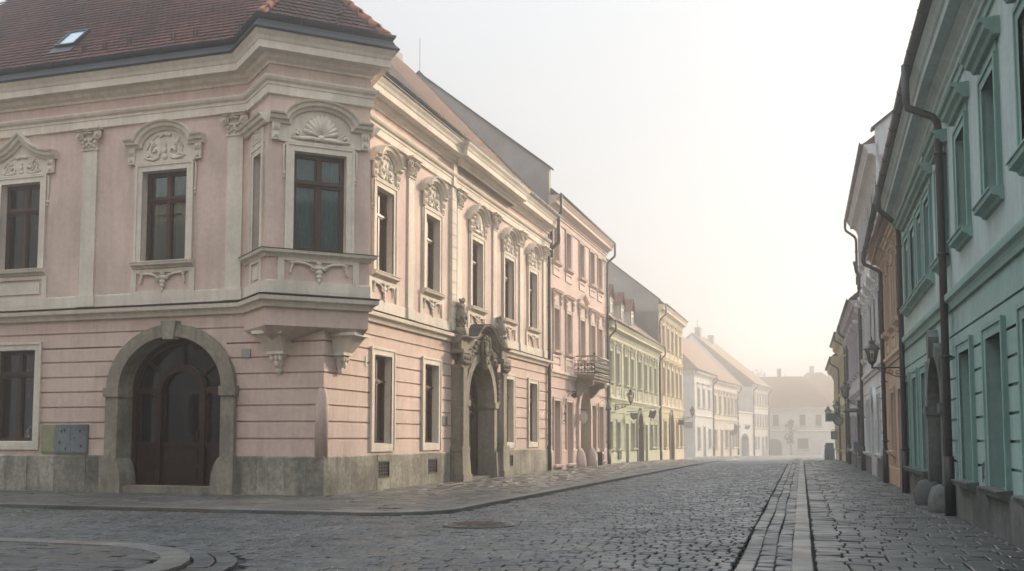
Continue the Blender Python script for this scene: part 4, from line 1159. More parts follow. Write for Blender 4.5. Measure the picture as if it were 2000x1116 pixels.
# skylight, snow hooks
FK = FA.sub(-8.55, -.34 + .78, EZ + TS * .78, 0); FK.m = FK.m @ Matrix.Rotation(math.atan(TS), 4, 'X')
mb = MB(); mb.box(-.34, .34, 0, .06, .0, .12); mb.box(-.34, .34, .84, .9, .0, .12); mb.box(-.34, -.28, .06, .84, 0, .12); mb.box(.28, .34, .06, .84, 0, .12); sk = mb.build('skylight', 'zinc', H1, FK)
mb = MB(); mb.box(-.28, .28, .06, .84, .07, .09); o = mb.build('skylight_pane', 'skyglass', sk); o.matrix_local = inv @ FK.m
mb = MB(); mb.box(-.38, .38, -.35, 0, .03, .05); o = mb.build('skylight_apron', 'zinc', sk); o.matrix_local = inv @ FK.m
for x in (-7.6, -6.9, -6.1, -4.7, -4.0, -2.6):
    mb = MB(); y = .08; z = hA(0, y)
    for dx in (-.05, .05): mb.box(x + dx - .012, x + dx + .012, y - .02, y + .02, z + .0, z + .22)
    mb.build('snow_hook', 'iron', H1, FA)
for k in range(8):
    s_ = 3.5 + k * 2.1; x = .2; z = hR(-.2) + .05; mb = MB()
    for ds in (-.06, .06): mb.box(x - .012, x + .012, s_ + ds - .01, s_ + ds + .01, z - .02, z + .12)
    mb.box(x - .01, x + .01, s_ - .06, s_ + .06, z + .1, z + .12); mb.build('snow_hook', 'iron', H1, FA)

# ------------------------------------------------------------------ helpers for the plainer houses
def B2(s, o=0.): return C2 + BE * s + BN * o
def shell_back(house, F, L, zt, depth, mat='greywall', z0=-1.):
    mb = MB(); mb.quad((0, 0, z0), (0, depth, z0), (0, depth, zt), (0, 0, zt)); mb.build('side_wall', mat, house, F)
    mb = MB(); mb.quad((L, 0, z0), (L, depth, z0), (L, depth, zt), (L, 0, zt)); mb.build('side_wall', mat, house, F)
    mb = MB(); mb.quad((0, depth, z0), (L, depth, z0), (L, depth, zt), (0, depth, zt)); mb.build('rear_wall', mat, house, F)
def firewall(house, F, x, t, zE, yR, zR, yB, y0=-.0, up=.45, mat='greywall', z0=0.):
    """gable wall standing proud of the roof, with a coping"""
    pts = [(y0, z0), (y0, zE + up), (yR, zR + up), (yB, zE + up), (yB, z0)]
    mb = MB(); n = 5
    mb.v = [(x, y, z) for y, z in pts] + [(x + t, y, z) for y, z in pts]
    mb.f = [tuple(range(n)), tuple(range(n, 2 * n))[::-1]] + [(i, (i + 1) % n, n + (i + 1) % n, n + i) for i in range(n)]
    o = mb.build('gable_wall', mat, house, F)
    mb = MB()
    for (ya, za), (yb, zb) in zip(pts[1:4], pts[2:4]):
        d = Vector((yb - ya, zb - za)).normalized(); nn = Vector((-d.y, d.x)) if d.x > 0 else Vector((-d.y, d.x))
        if nn.y < 0: nn = -nn
        v = []
        for xx in (x - .07, x + t + .07):
            v += [(xx, ya - d.x * .12, za - d.y * .12 + .003), (xx, yb, zb + .003), (xx, yb + nn.x * .07, zb + nn.y * .07 + .003), (xx, ya - d.x * .12 + nn.x * .07, za - d.y * .12 + nn.y * .07 + .003)]
        mb.add(v, [(0, 1, 2, 3), (7, 6, 5, 4), (0, 4, 5, 1), (1, 5, 6, 2), (2, 6, 7, 3), (3, 7, 4, 0)])
    mb.build('coping', 'zinc', house, F)
def floor_wall(house, F, L, z0, z1, mat, holes, grooves=(), name='wall', x0=0.):
    mb = MB(); wall(mb, x0, L, z0, z1, holes, grooves); return mb.build(name, mat, house, F)
def socle2(house, F, segs, h, mat, p=.05, zb=-.5):
    for a, b in segs:
        mb = MB(); mb.box(a, b, -p, .02, zb, h); mb.add([(a, -p, h), (b, -p, h), (b, 0, h + .04), (a, 0, h + .04)], [(0, 1, 2, 3)]); mb.build('socle', mat, house, F)
def mould(house, F, L, prof, mat, name, x0=0.): mb = MB(); mb.sweep([(x0, 0)] + ([(8.95, 0)] if F.sag and L > 9 else []) + [(L, 0)], prof); return mb.build(name, mat, house, F)
def gate_fill(house, F, cx, hw, zs, rise, mat='doorwood', dy=.4, z0=-.2):
    mb = MB(); mb.fillz([(cx - hw, z0)] + arc(cx, zs, hw, rise, 180, 0, 14) + [(cx + hw, z0)], dy)
    mb.box(cx - .04, cx + .04, dy - .05, dy, z0, zs); mb.box(cx - hw, cx + hw, dy - .06, dy, zs - .08, zs + .08)
    for sx in (-1, 1):
        a, b = sorted((cx + sx * hw * .14, cx + sx * hw * .88))
        for za, zb in ((.15, .8), (.95, zs - .2)): mb.box(a, b, dy - .035, dy, za, zb)
    return mb.build('gate', mat, house, F)
def plain_door(house, F, cx, w_, z0, z1, mat='doorwood', trim='cream', dy=.3, cw=.14):
    mb = MB()
    for sx in (-1, 1):
        a, b = sorted((cx + sx * w_ / 2, cx + sx * (w_ / 2 + cw))); mb.box(a, b, -.04, 0, z0, z1 + cw)
        mb.quad((cx + sx * w_ / 2, -.04, z0), (cx + sx * w_ / 2, dy, z0), (cx + sx * w_ / 2, dy, z1), (cx + sx * w_ / 2, -.04, z1))
    mb.box(cx - w_ / 2, cx + w_ / 2, -.04, 0, z1, z1 + cw); mb.quad((cx - w_ / 2, -.04, z1), (cx + w_ / 2, -.04, z1), (cx + w_ / 2, dy, z1), (cx - w_ / 2, dy, z1))
    mb.build('door_surround', trim, house, F)
    mb = MB(); mb.box(cx - w_ / 2, cx + w_ / 2, dy - .02, dy + .02, z0, z1); h = z1 - z0
    mb.box(cx - w_ / 2 + .1, cx + w_ / 2 - .1, dy - .045, dy - .02, z0 + .15, z0 + h * .4); mb.box(cx - w_ / 2 + .1, cx + w_ / 2 - .1, dy - .045, dy - .02, z0 + h * .47, z0 + h * .72)
    mb.box(cx - w_ / 2, cx + w_ / 2, dy - .05, dy - .02, z0 + h * .76, z0 + h * .80); d = mb.build('door', mat, house, F)
    mb = MB(); mb.box(cx - w_ / 2 + .08, cx + w_ / 2 - .08, dy - .03, dy - .021, z0 + h * .82, z1 - .06); o = mb.build('pane', 'darkglass', d); o.matrix_local = parent_world(house).inverted() @ F.m
    return d

# ------------------------------------------------------------------ rose house, three storeys, with the balcony
S0 = 20.8; p = B2(S0); FRo = Fr(p.x, p.y, 0, 17.64); L = 12.3
H2 = thing('rose_house', FRo, 'rose pink three storey house with an iron balcony over its arched gateway', 'house')
cs = [1.35, 3.65, 6.4, 8.7, 10.6]; gw = [(1.39, 1.12), (3.7, 1.0), (8.8, 1.0), (10.7, 1.02)]
floor_wall(H2, FRo, L, -.5, 4.3, 'rose', [(c - w_ / 2, c + w_ / 2, .18, 3.14) for c, w_ in gw] + [(5.55, 7.85, -.5, 2.7, 1.1)], [.75, 1.2, 1.65, 2.1, 2.55, 3.0, 3.7], 'ground_floor_wall')
floor_wall(H2, FRo, L, 4.25, 12.0, 'rose', [(c - .45, c + .45, 5.42, 7.4) for c in cs] + [(c - .45, c + .45, 9.55, 11.35) for c in cs], name='upper_wall')
mould(H2, FRo, L, string_prof(4.24, .26, .16), 'roselt', 'string_course')
mould(H2, FRo, L, [(0, 11.42), (.05, 11.43), (.07, 11.5), (.03, 11.55), (0, 11.56)], 'roselt', 'frieze_band')
mould(H2, FRo, L, cornice_prof(11.72, .72, .52), 'roselt', 'cornice')
gutter(H2, FRo, [(0, -.52), (L, -.52)], .085, 'copper', 12.50)
for i, (c, w_) in enumerate(gw): put_window(H2, FRo, c, .18, 'ro_g', w=1.02, h=2.96, cw=.16, cp=.04, reveal=.3, trim='roselt', sill=True, lower_casing=False, curtain=False, glass='darkglass', transom=.75)
for i, c in enumerate(cs):
    if i == 2: put_window(H2, FRo, c, 5.42, 'ro_1t', w=.9, h=1.98, cw=.16, cp=.05, reveal=.25, trim='roselt', hood='tri', hw=.9, hz=.5, hrise=.55, prof=HOODS, curtain=False, glass='darkglass', apron=(.75, .75, 'panel'))
    else: put_window(H2, FRo, c, 5.42, 'ro_1', w=.9, h=1.98, cw=.16, cp=.05, reveal=.25, trim='roselt', hood='flat', hw=.82, hz=.55, prof=HOODS, curtain=False, glass='darkglass', apron=(.72, .75, 'panel'))
    put_window(H2, FRo, c, 9.55, 'ro_2', w=.9, h=1.8, cw=.15, cp=.04, reveal=.22, trim='roselt', curtain=False, glass='darkglass', apron=(.6, .45, 'none'))
mb = MB(); arch_ring(mb, 6.7, 1.15, -.3, 2.7, 1.1, .32, -.12, .5); mb.slabz([(6.5, 3.75), (6.9, 3.75), (6.98, 4.2), (6.42, 4.2)], -.2, 0); mb.build('gateway_surround', 'roselt', H2, FRo)
gate_fill(H2, FRo, 6.7, 1.15, 2.7, 1.1, dy=.5)
for x in (5.45, 7.95):
    mb = MB(True); mb.lathe(x, -.1, [(.34, -.3), (.33, .2), (.27, .6), (.16, .85), (.02, .98)], 12); mb.build('wheel_guard', 'roselt', H2, FRo)
socle2(H2, FRo, [(0, .8), (1.98, 3.2), (4.2, 5.3), (8.1, 8.3), (9.3, 10.2), (11.2, L)], .85, 'rose', .05)
gable_roof(H2, FRo, .3, L - .02, 12.5, -.45, 6.4, 18.25, 'rooftile2')
shell_back(H2, FRo, L, 12.0, 12.5); firewall(H2, FRo, 0, .3, 13.3, 6.4, 18.4, 12.9, -.05, .4)
mb = MB(); mb.quad((L - .004, 0, 12.), (L - .004, 12.9, 12.), (L - .004, 6.4, 18.2), (L - .004, 0, 12.5)); mb.build('gable_wall', 'offwhite', H2, FRo)
downpipe(H2, FRo, .25, -.55, 12.45, 11.2, -.1, .07, 'pipe', 9.6)
downpipe(H2, FRo, L - .1, -.55, 12.40, 11.3, -.1, .065, 'pipe', -.3)
mb = MB(); mb.tube([(.15, 6.4, 18.6), (.15, 6.4, 20.6)], .011, 5); mb.build('lightning_rod', 'iron', H2, FRo)
# balcony
mb = MB(); mb.box(4.8, 8.15, -1.0, 0, 4.36, 4.50); mb.box(4.75, 8.2, -1.06, 0, 4.50, 4.58); mb.box(4.9, 8.05, -.92, 0, 4.24, 4.36); bal = mb.build('balcony', 'stone', H2, FRo)
for x in (5.1, 7.75):
    mb = MB(); pr = [(-.02, 3.45), (-.2, 3.5), (-.42, 3.72), (-.62, 3.95), (-.86, 4.02), (-.9, 4.1), (-.9, 4.24), (-.02, 4.24)]; n = len(pr)
    mb.v = [(x - .16, y, z) for y, z in pr] + [(x + .16, y, z) for y, z in pr]; mb.f = [tuple(range(n)), tuple(range(n, 2 * n))[::-1]] + [(i, (i + 1) % n, n + (i + 1) % n, n + i) for i in range(n)]
    o = mb.build('bracket', 'stone', bal); o.matrix_local = parent_world(H2).inverted() @ FRo.m
mb = MB(True)
def panel(p, q):
    L_ = (q - p).length; d = (q - p) / L_; n = max(1, round(L_ / .30))
    for z in (4.64, 5.46): mb.tube([(p.x, p.y, z), (q.x, q.y, z)], .032, 5)
    mb.tube([(p.x, p.y, 5.25), (q.x, q.y, 5.25)], .012, 4)
    for i in range(n + 1):
        a = p + d * (L_ * i / n); mb.tube([(a.x, a.y, 4.58), (a.x, a.y, 5.48)], .022, 4)
        if i < n:
            c = p + d * (L_ * (i + .5) / n)
            for zc, hd in ((5.05, 1), (4.8, -1)):
                for sg in (-1, 1):
                    pts = []
                    for k in range(11):
                        f = k / 10; an = -PI / 2 * hd + sg * f * 2.6 * PI; r = .085 * (1 - .75 * f); pts.append((c.x + d.x * (sg * .075 + r * math.cos(an)), c.y + d.y * (sg * .075 + r * math.cos(an)), zc + r * math.sin(an)))
                    mb.tube(pts, .021, 4)
            mb.blob(c.x, c.y, 4.93, .04, .04, .05); mb.tube([(c.x, c.y, 4.64), (c.x, c.y, 5.25)], .018, 4)
cr = [Vector((4.85, 0)), Vector((4.85, -1.0)), Vector((8.1, -1.0)), Vector((8.1, 0))]
for a, b in zip(cr, cr[1:]): panel(a, b)
for c in cr[1:3]: mb.blob(c.x, c.y, 5.56, .06, .06, .07); mb.tube([(c.x, c.y, 4.58), (c.x, c.y, 5.5)], .025, 5)
o = mb.build('railing', 'iron', bal); o.matrix_local = parent_world(H2).inverted() @ FRo.m

# ------------------------------------------------------------------ sage green house with three dormers
S0 = 33.15; p = B2(S0); FSa = Fr(p.x, p.y, 0, 17.64); L = 18.2
H3 = thing('green_house', FSa, 'pale green two storey house with three roof dormers and a round arched gate', 'house')
cs = [.95, 3.0, 5.5, 7.55, 10.05, 12.35, 14.25, 16.35]
gws = [.85, 3.1, 7.7, 14.65, 16.45]
floor_wall(H3, FSa, L, -.6, 3.65, 'sage', [(c - .43, c + .43, .77, 2.37) for c in gws] + [(5.15, 6.1, -.6, 2.33), (12.0, 12.9, -.6, 2.33), (9.1, 11.0, -.6, 2.2, .86)], [.9, 1.3, 1.7, 2.1, 2.5, 2.9, 3.3], 'ground_floor_wall')
floor_wall(H3, FSa, L, 3.6, 7.6, 'sage', [(c - .42, c + .42, 4.65, 6.45) for c in cs], name='upper_wall')
mould(H3, FSa, L, string_prof(3.55, .22, .13), 'sagelt', 'string_course'); mould(H3, FSa, L, [(0, 7.18), (.05, 7.19), (.05, 7.26), (0, 7.28)], 'sagelt', 'frieze_band'); mould(H3, FSa, L, cornice_prof(7.42, .66, .45), 'sagelt', 'cornice')
gutter(H3, FSa, [(0, -.46), (L, -.46)], .08, 'copper', 8.15)
for c in gws: put_window(H3, FSa, c, .77, 'sa_g', w=.86, h=1.6, cw=.13, cp=.03, reveal=.2, trim='sagelt', curtain=False, glass='darkglass', wood='signgreen')
for c in cs: put_window(H3, FSa, c, 4.65, 'sa_1', w=.84, h=1.8, cw=.14, cp=.04, reveal=.2, trim='sagelt', hood='flat', hw=.78, hz=.4, prof=HOODS, curtain=False, glass='darkglass', orn='small', hrise=.2, apron=(.66, .78, 'panel'), wood='signgreen')
for x in [.08] + [(a + b) / 2 for a, b in zip(cs, cs[1:])] + [17.6]:
    mb = MB(); mb.box(x - .14, x + .14, -.04, 0, 3.8, 7.15); mb.box(x - .2, x + .2, -.07, 0, 6.9, 7.17); mb.build('pilaster_strip', 'sagelt', H3, FSa)
plain_door(H3, FSa, 5.625, .95, -.2, 2.33, 'doorwood', 'sagelt'); plain_door(H3, FSa, 12.45, .9, -.2, 2.33, 'doorwood', 'sagelt')
mb = MB(); arch_ring(mb, 10.05, .95, -.4, 2.2, .86, .24, -.1, .4); mb.box(8.95, 9.15, -.14, 0, 2.05, 2.25); mb.box(10.95, 11.15, -.14, 0, 2.05, 2.25); mb.slabz([(9.93, 3.02), (10.17, 3.02), (10.22, 3.4), (9.88, 3.4)], -.16, 0); mb.build('gateway_surround', 'stone', H3, FSa)
gate_fill(H3, FSa, 10.05, .95, 2.2, .86)
socle2(H3, FSa, [(0, 5.0), (6.25, 8.85), (11.25, 11.85), (13.05, L)], .55, 'sagelt', .04)
gable_roof(H3, FSa, 0, L - .02, 8.16, -.42, 5.6, 13.2, 'rooftile2'); shell_back(H3, FSa, L, 7.6, 11.)
downpipe(H3, FSa, .18, -.5, 8.1, 7.1, -.09, .06, 'pipe', -.3); downpipe(H3, FSa, L - .1, -.5, 8.1, 7.1, -.09, .06, 'pipe', -.35)
for x in (1.25, 4.45, 7.7):
    mb = MB(); mb.box(x - .5, x + .5, .05, 2.2, 8.4, 9.62); mb.add([(x - .5, .05, 9.62), (x + .5, .05, 9.62), (x, .05, 10.25)], [(0, 1, 2)])
    d = mb.build('dormer', 'offwhite', H3, FSa)
    iv = parent_world(H3).inverted() @ FSa.m
    mb = MB(); mb.v = [(x - .66, -.12, 9.5), (x, -.12, 10.36), (x, 2.9, 10.36), (x - .66, 2.9, 9.5), (x, -.12, 10.36), (x + .66, -.12, 9.5), (x + .66, 2.9, 9.5), (x, 2.9, 10.36)]; mb.f = [(0, 1, 2, 3), (4, 5, 6, 7)]; mb.uv = [(0, 0), (0, 1), (3, 1), (3, 0), (0, 1), (0, 0), (3, 0), (3, 1)]
    o = mb.build('dormer_roof', 'rooftile2', d); o.matrix_local = iv
    mb = MB(); mb.box(x - .36, x + .36, .0, .05, 8.65, 9.55); mb.box(x - .4, x - .32, -.04, .0, 8.6, 9.6); mb.box(x + .32, x + .4, -.04, .0, 8.6, 9.6); mb.box(x - .03, x + .03, -.03, 0, 8.65, 9.55); mb.box(x - .32, x + .32, -.03, 0, 9.22, 9.28); o = mb.build('dormer_window', 'signwhite', d); o.matrix_local = iv
    mb = MB(); mb.box(x - .31, x + .31, -.02, -.004, 8.7, 9.5); o = mb.build('pane', 'darkglass', d); o.matrix_local = iv

# ------------------------------------------------------------------ yellow house
S0 = 51.4; p = B2(S0); FYe = Fr(p.x, p.y, 0, 17.64); L = 12.5
H4 = thing('yellow_house', FYe, 'pale yellow three storey house with a grey gable above the green house', 'house')
cs = [2.0, 4.3, 6.5, 8.8, 10.9]
floor_wall(H4, FYe, L, -.8, 3.75, 'yellow', [(c - .5, c + .5, .7, 2.72) for c in (2.5, 8.9, 11.2)] + [(4.75, 6.55, -.8, 2.4, .9)], [.9, 1.4, 1.9, 2.4, 2.9, 3.3], 'ground_floor_wall')
floor_wall(H4, FYe, L, 3.7, 10.9, 'yellow', [(c - .45, c + .45, 4.8, 6.8) for c in cs] + [(c - .45, c + .45, 8.3, 10.0) for c in cs], name='upper_wall')
mould(H4, FYe, L, string_prof(3.66, .22, .13), 'yellowlt', 'string_course'); mould(H4, FYe, L, string_prof(7.55, .14, .09), 'yellowlt', 'string_course'); mould(H4, FYe, L, cornice_prof(10.68, .72, .5), 'yellowlt', 'cornice')
gutter(H4, FYe, [(0, -.5), (L, -.5)], .08, 'copper', 11.46)
for c in (2.5, 8.9, 11.2): put_window(H4, FYe, c, .7, 'ye_g', w=1.0, h=2.02, cw=.15, cp=.04, reveal=.22, trim='yellowlt', curtain=False, glass='darkglass')
for c in cs:
    put_window(H4, FYe, c, 4.8, 'ye_1', w=.9, h=2.0, cw=.15, cp=.04, reveal=.22, trim='yellowlt', hood='flat', hw=.8, hz=.3, prof=HOODS, curtain=False, glass='darkglass', apron=(.7, .75, 'panel'))
    put_window(H4, FYe, c, 8.3, 'ye_2', w=.9, h=1.7, cw=.15, cp=.04, reveal=.22, trim='yellowlt', hood='flat', hw=.75, hz=.2, prof=HOODS, curtain=False, glass='darkglass', orn='small', hrise=.1)
for x in [.6] + [(a + b) / 2 for a, b in zip(cs, cs[1:])] + [12.1]:
    mb = MB(); mb.box(x - .16, x + .16, -.04, 0, 3.9, 10.65); mb.build('pilaster_strip', 'yellowlt', H4, FYe)
mb = MB(); arch_ring(mb, 5.65, .9, -.5, 2.4, .9, .3, -.1, .4); mb.slabz([(5.5, 3.25), (5.8, 3.25), (5.86, 3.66), (5.44, 3.66)], -.16, 0); mb.build('gateway_surround', 'stone', H4, FYe)
gate_fill(H4, FYe, 5.65, .9, 2.4, .9, 'signgrey')
socle2(H4, FYe, [(0, 4.4), (6.9, L)], .5, 'yellowlt', .04)
gable_roof(H4, FYe, .3, L, 11.46, -.45, 6.0, 16.4, 'rooftile'); shell_back(H4, FYe, L, 10.9, 12.); firewall(H4, FYe, 0, .3, 11.5, 6.0, 16.4, 12.2, -.0, .3)
downpipe(H4, FYe, .1, -.55, 11.4, 10.2, -.09, .06, 'pipe', -.4)

# ------------------------------------------------------------------ the hazy end of the street
FWh = Fr(24.24, 132.0, gz(132.0), 21.8, None, 1.5); L = 8.6
H5 = thing('white_house', FWh, 'white two storey house jutting out past the yellow house, its blank side to us', 'house')
b = 0.26
floor_wall(H5, FWh, L, -.4, 3.3 + b, 'offwhite', [(1.15, 2.15, .4 + b, 2.3 + b), (6.3, 7.3, .5 + b, 2.2 + b), (3.75, 4.75, -.4, 2.4 + b)], [.9, 1.5, 2.1], 'ground_floor_wall')
floor_wall(H5, FWh, L, 3.25 + b, 7.0 + b, 'offwhite', [(c - .48, c + .48, 4.1 + b, 5.85 + b) for c in (1.7, 4.1, 6.7)], name='upper_wall')
mould(H5, FWh, L, string_prof(3.2 + b, .16, .1), 'offwhite', 'string_course'); mould(H5, FWh, L, cornice_prof(6.85 + b, .55, .4), 'offwhite', 'cornice')
put_window(H5, FWh, 1.65, .4 + b, 'wh_g', w=1.0, h=1.9, cw=.14, cp=.03, reveal=.2, trim='offwhite', curtain=False, glass='darkglass'); put_window(H5, FWh, 6.8, .5 + b, 'wh_g2', w=1.0, h=1.7, cw=.14, cp=.03, reveal=.2, trim='offwhite', curtain=False, glass='darkglass')
plain_door(H5, FWh, 4.25, 1.0, -.1, 2.4 + b, 'signred', 'offwhite')
for c in (1.7, 4.1, 6.7): put_window(H5, FWh, c, 4.1 + b, 'wh_1', w=.96, h=1.75, cw=.14, cp=.03, reveal=.2, trim='offwhite', curtain=False, glass='darkglass', hood='flat', hw=.78, hz=.2, prof=HOODS)
shell_back(H5, FWh, L, 7.0 + b, 9., 'offwhite', -.6)
mb = MB(); zE, zR = 7.45 + b, 12.2 + b
mb.v = [(-.3, -.4, zE), (L, -.4, zE), (L, 4.6, zR), (3.4, 4.6, zR), (-.3, 9.4, zE), (L, 9.4, zE)]; mb.f = [(0, 1, 2, 3), (0, 3, 4), (3, 2, 5, 4)]; mb.uv = [(0, 0), (9, 0), (9, 7), (4, 7), (9, 0), (0, 0)]; mb.build('roof', 'rooftile', H5, FWh)
mould(H5, FWh.sub(0, 9, 0, 90), 9, cornice_prof(6.85 + b, .55, .3), 'offwhite', 'cornice'); gutter(H5, FWh, [(0, -.42), (L, -.42)], .08, 'copper', 7.4 + b); downpipe(H5, FWh, L - .1, -.48, 7.35 + b, 6.4 + b, -.09, .07, 'pipe', -.1)

FCr = Fr(29.04, 144.0, gz(144.0), 23.8, None, 1.5); L = 12.0; b = 0.33
H6 = thing('cream_house', FCr, 'misty cream two storey house with six hooded upper windows, beyond the white house', 'house')
cs = [.9, 3.2, 5.6, 7.4, 9.2, 11.1]
floor_wall(H6, FCr, L, -.4, 3.2 + b, 'cream', [(c - .5, c + .5, -.4 if i in (1, 3) else .4 + b, 2.2 + b) for i, c in enumerate((1.0, 3.8, 6.2, 7.9, 9.6, 11.2))], (), 'ground_floor_wall')
floor_wall(H6, FCr, L, 3.15 + b, 6.7 + b, 'cream', [(c - .45, c + .45, 3.8 + b, 5.55 + b) for c in cs], name='upper_wall')
mould(H6, FCr, L, string_prof(3.0 + b, .3, .14), 'yellowlt', 'string_course'); mould(H6, FCr, L, cornice_prof(6.55 + b, .5, .4), 'cream', 'cornice')
for i, c in enumerate((1.0, 3.8, 6.2, 7.9, 9.6, 11.2)):
    if i in (1, 3): plain_door(H6, FCr, c, 1.0, -.1, 2.2 + b, 'doorwood', 'cream')
    else: put_window(H6, FCr, c, .4 + b, 'cr_g', w=1.0, h=1.8, cw=.14, cp=.03, reveal=.2, curtain=False, glass='darkglass')
for c in cs: put_window(H6, FCr, c, 3.8 + b, 'cr_1', w=.9, h=1.75, cw=.14, cp=.04, reveal=.2, curtain=False, glass='darkglass', hood='flat', hw=.74, hz=.3, prof=HOODS)
gable_roof(H6, FCr, 0, L, 7.05 + b, -.4, 4.8, 12.1 + b, 'rooftile'); shell_back(H6, FCr, L, 6.7 + b, 9.4, 'offwhite', -.6)
gutter(H6, FCr, [(0, -.42), (L, -.42)], .08, 'copper', 7.05 + b); downpipe(H6, FCr, L - .1, -.48, 7.0 + b, 6.1 + b, -.09, .07, 'pipe', -.1)

FLk = Fr(36.30, 160.5, gz(160.5), 24.0, None, 1.5); L = 8.8; b = 0.44
H7 = thing('gate_house', FLk, 'low white wall house with a wide dark carriage arch, fading in the mist', 'house')
floor_wall(H7, FLk, L, -.4, 4.2 + b, 'offwhite', [(1.6, 6.0, -.4, 1.2 + b, .75)]); mould(H7, FLk, L, string_prof(4.1 + b, .2, .12), 'offwhite', 'cornice')
mb = MB(); arch_ring(mb, 3.8, 2.2, -.4, 1.2 + b, .75, .25, -.06, .8); mb.build('gateway_surround', 'offwhite', H7, FLk); mb = MB(); mb.quad((1.5, .8, -.4), (6.1, .8, -.4), (6.1, .8, 3), (1.5, .8, 3)); mb.build('gate', 'signgrey', H7, FLk)
shell_back(H7, FLk, L, 4.2 + b, 6., 'offwhite', -.6); mb = MB(); mb.quad((0, 0, 4.2 + b), (L, 0, 4.2 + b), (L, 6, 5.2 + b), (0, 6, 5.2 + b)); mb.uv = [(0, 0), (9, 0), (9, 6), (0, 6)]; mb.build('roof', 'rooftile', H7, FLk)

FT3 = Fr(41.70, 172.5, gz(172.5), 24.4, None, 1.5); L = 9.9; b = 0.52
H8 = thing('tall_white_house', FT3, 'tall white three storey house with a long red roof and chimneys, deep in mist', 'house')
cs = [1.2, 2.9, 4.6, 6.3, 8.0, 9.2]
floor_wall(H8, FT3, L, -.4, 2.6 + b, 'offwhite', [(1, 1.7, .3 + b, 1.6 + b), (2.8, 3.5, .3 + b, 1.6 + b), (5.4, 6.4, -.4, 1.6 + b), (8.0, 8.6, .3 + b, 1.6 + b)], name='ground_floor_wall')
floor_wall(H8, FT3, L, 2.55 + b, 7.4 + b, 'offwhite', [(c - .35, c + .35, 2.9 + b, 4.3 + b) for c in cs] + [(c - .35, c + .35, 5.4 + b, 6.8 + b) for c in cs], name='upper_wall')
for z in (2.5, 4.9): mould(H8, FT3, L, string_prof(z + b, .14, .1), 'cream', 'string_course')
mould(H8, FT3, L, cornice_prof(7.2 + b, .5, .4), 'offwhite', 'cornice')
for c in cs:
    for z in (2.9, 5.4): put_window(H8, FT3, c, z + b, 't3', w=.7, h=1.4, cw=.1, cp=.03, reveal=.15, trim='offwhite', curtain=False, glass='darkglass')
for c in (1.35, 3.15, 8.3): put_window(H8, FT3, c, .3 + b, 't3g', w=.7 if c < 8 else .6, h=1.3, cw=.1, cp=.03, reveal=.15, trim='offwhite', curtain=False, glass='darkglass')
plain_door(H8, FT3, 5.9, 1.0, -.1, 1.6 + b, 'doorwood', 'offwhite')
rf = gable_roof(H8, FT3, -.1, L + .2, 7.7 + b, -.5, 7.0, 14.0 + b, 'rooftile'); shell_back(H8, FT3, L, 7.4 + b, 14., 'offwhite', -.6)
mb = MB(); mb.add([(-.12, 0, 7.), (-.12, 14, 7.), (-.12, 7, 14.2)], [(0, 1, 2)]); mb.build('gable_wall', 'offwhite', H8, FT3)
for x, y, h in ((1.4, 6.6, 1.7), (6.4, 6.2, 1.2)):
    mb = MB(); h -= .85; mb.box(x - .42, x + .42, y - .3, y + .3, 13, 14.4 + h); mb.box(x - .48, x + .48, y - .36, y + .36, 14.4 + h - .2, 14.4 + h - .08); mb.box(x - .2, x - .1, y - .05, y + .05, 14.4 + h, 14.4 + h + .9 * (h > .8)); mb.build('chimney', 'socle', H8, FT3)
gutter(H8, FT3, [(0, -.5), (L, -.5)], .08, 'copper', 7.68 + b); downpipe(H8, FT3, .1, -.55, 7.6 + b, 6.9 + b, -.09, .07, 'pipe', -.1); downpipe(H8, FT3, L - .1, -.55, 7.6 + b, 6.9 + b, -.09, .07, 'pipe', -.1)

FEn = Fr(50.10, 199.5, gz(199.5), 98.0, None, 1.5); L = 8.9; b = 0.70
H9 = thing('end_house', FEn, 'wide house closing the end of the street under a big hipped roof', 'house')
floor_wall(H9, FEn, L, -.4, 2.4 + b, 'offwhite', [(.55, 2.45, -.4, .55 + b, .9), (4.5, 5.9, .05 + b, 1.5 + b)], name='ground_floor_wall'); floor_wall(H9, FEn, L, 2.35 + b, 5.4 + b, 'offwhite', [(c - .38, c + .38, 3.1 + b, 4.65 + b) for c in (1.75, 5.2, 7.25)], name='upper_wall')
mould(H9, FEn, L, string_prof(2.3 + b, .2, .12), 'cream', 'string_course'); mould(H9, FEn, L, cornice_prof(5.1 + b, .5, .4), 'offwhite', 'cornice')
for c in (1.75, 5.2, 7.25): put_window(H9, FEn, c, 3.1 + b, 'en_1', w=.76, h=1.55, cw=.12, cp=.03, reveal=.15, trim='offwhite', curtain=False, glass='darkglass', hood='flat', hw=.7, hz=.15, prof=HOODS)
put_window(H9, FEn, 5.2, .05 + b, 'en_g', w=1.4, h=1.45, cw=.1, cp=.03, reveal=.15, trim='offwhite', curtain=False, glass='darkglass', bars=False)
mb = MB(); arch_ring(mb, 1.5, .95, -.4, .55 + b, .9, .22, -.08, .3); mb.build('gateway_surround', 'cream', H9, FEn); gate_fill(H9, FEn, 1.5, .95, .55 + b, .9, 'signgrey', .3)
shell_back(H9, FEn, L, 5.4 + b, 9., 'offwhite', -.6)
mb = MB(); zE, zR = 5.6 + b, 10.0 + b
mb.v = [(-4, -.4, zE), (L + .4, -.4, zE), (L - 3.0, 4.6, zR), (-4, 4.6, zR), (L + .4, 9.6, zE), (-4, 9.6, zE)]; mb.f = [(0, 1, 2, 3), (1, 4, 2), (3, 2, 4, 5)]; mb.uv = [(0, 0), (13, 0), (10, 6.6), (0, 6.6), (22, 0), (0, 0)]; mb.build('roof', 'rooftile', H9, FEn)
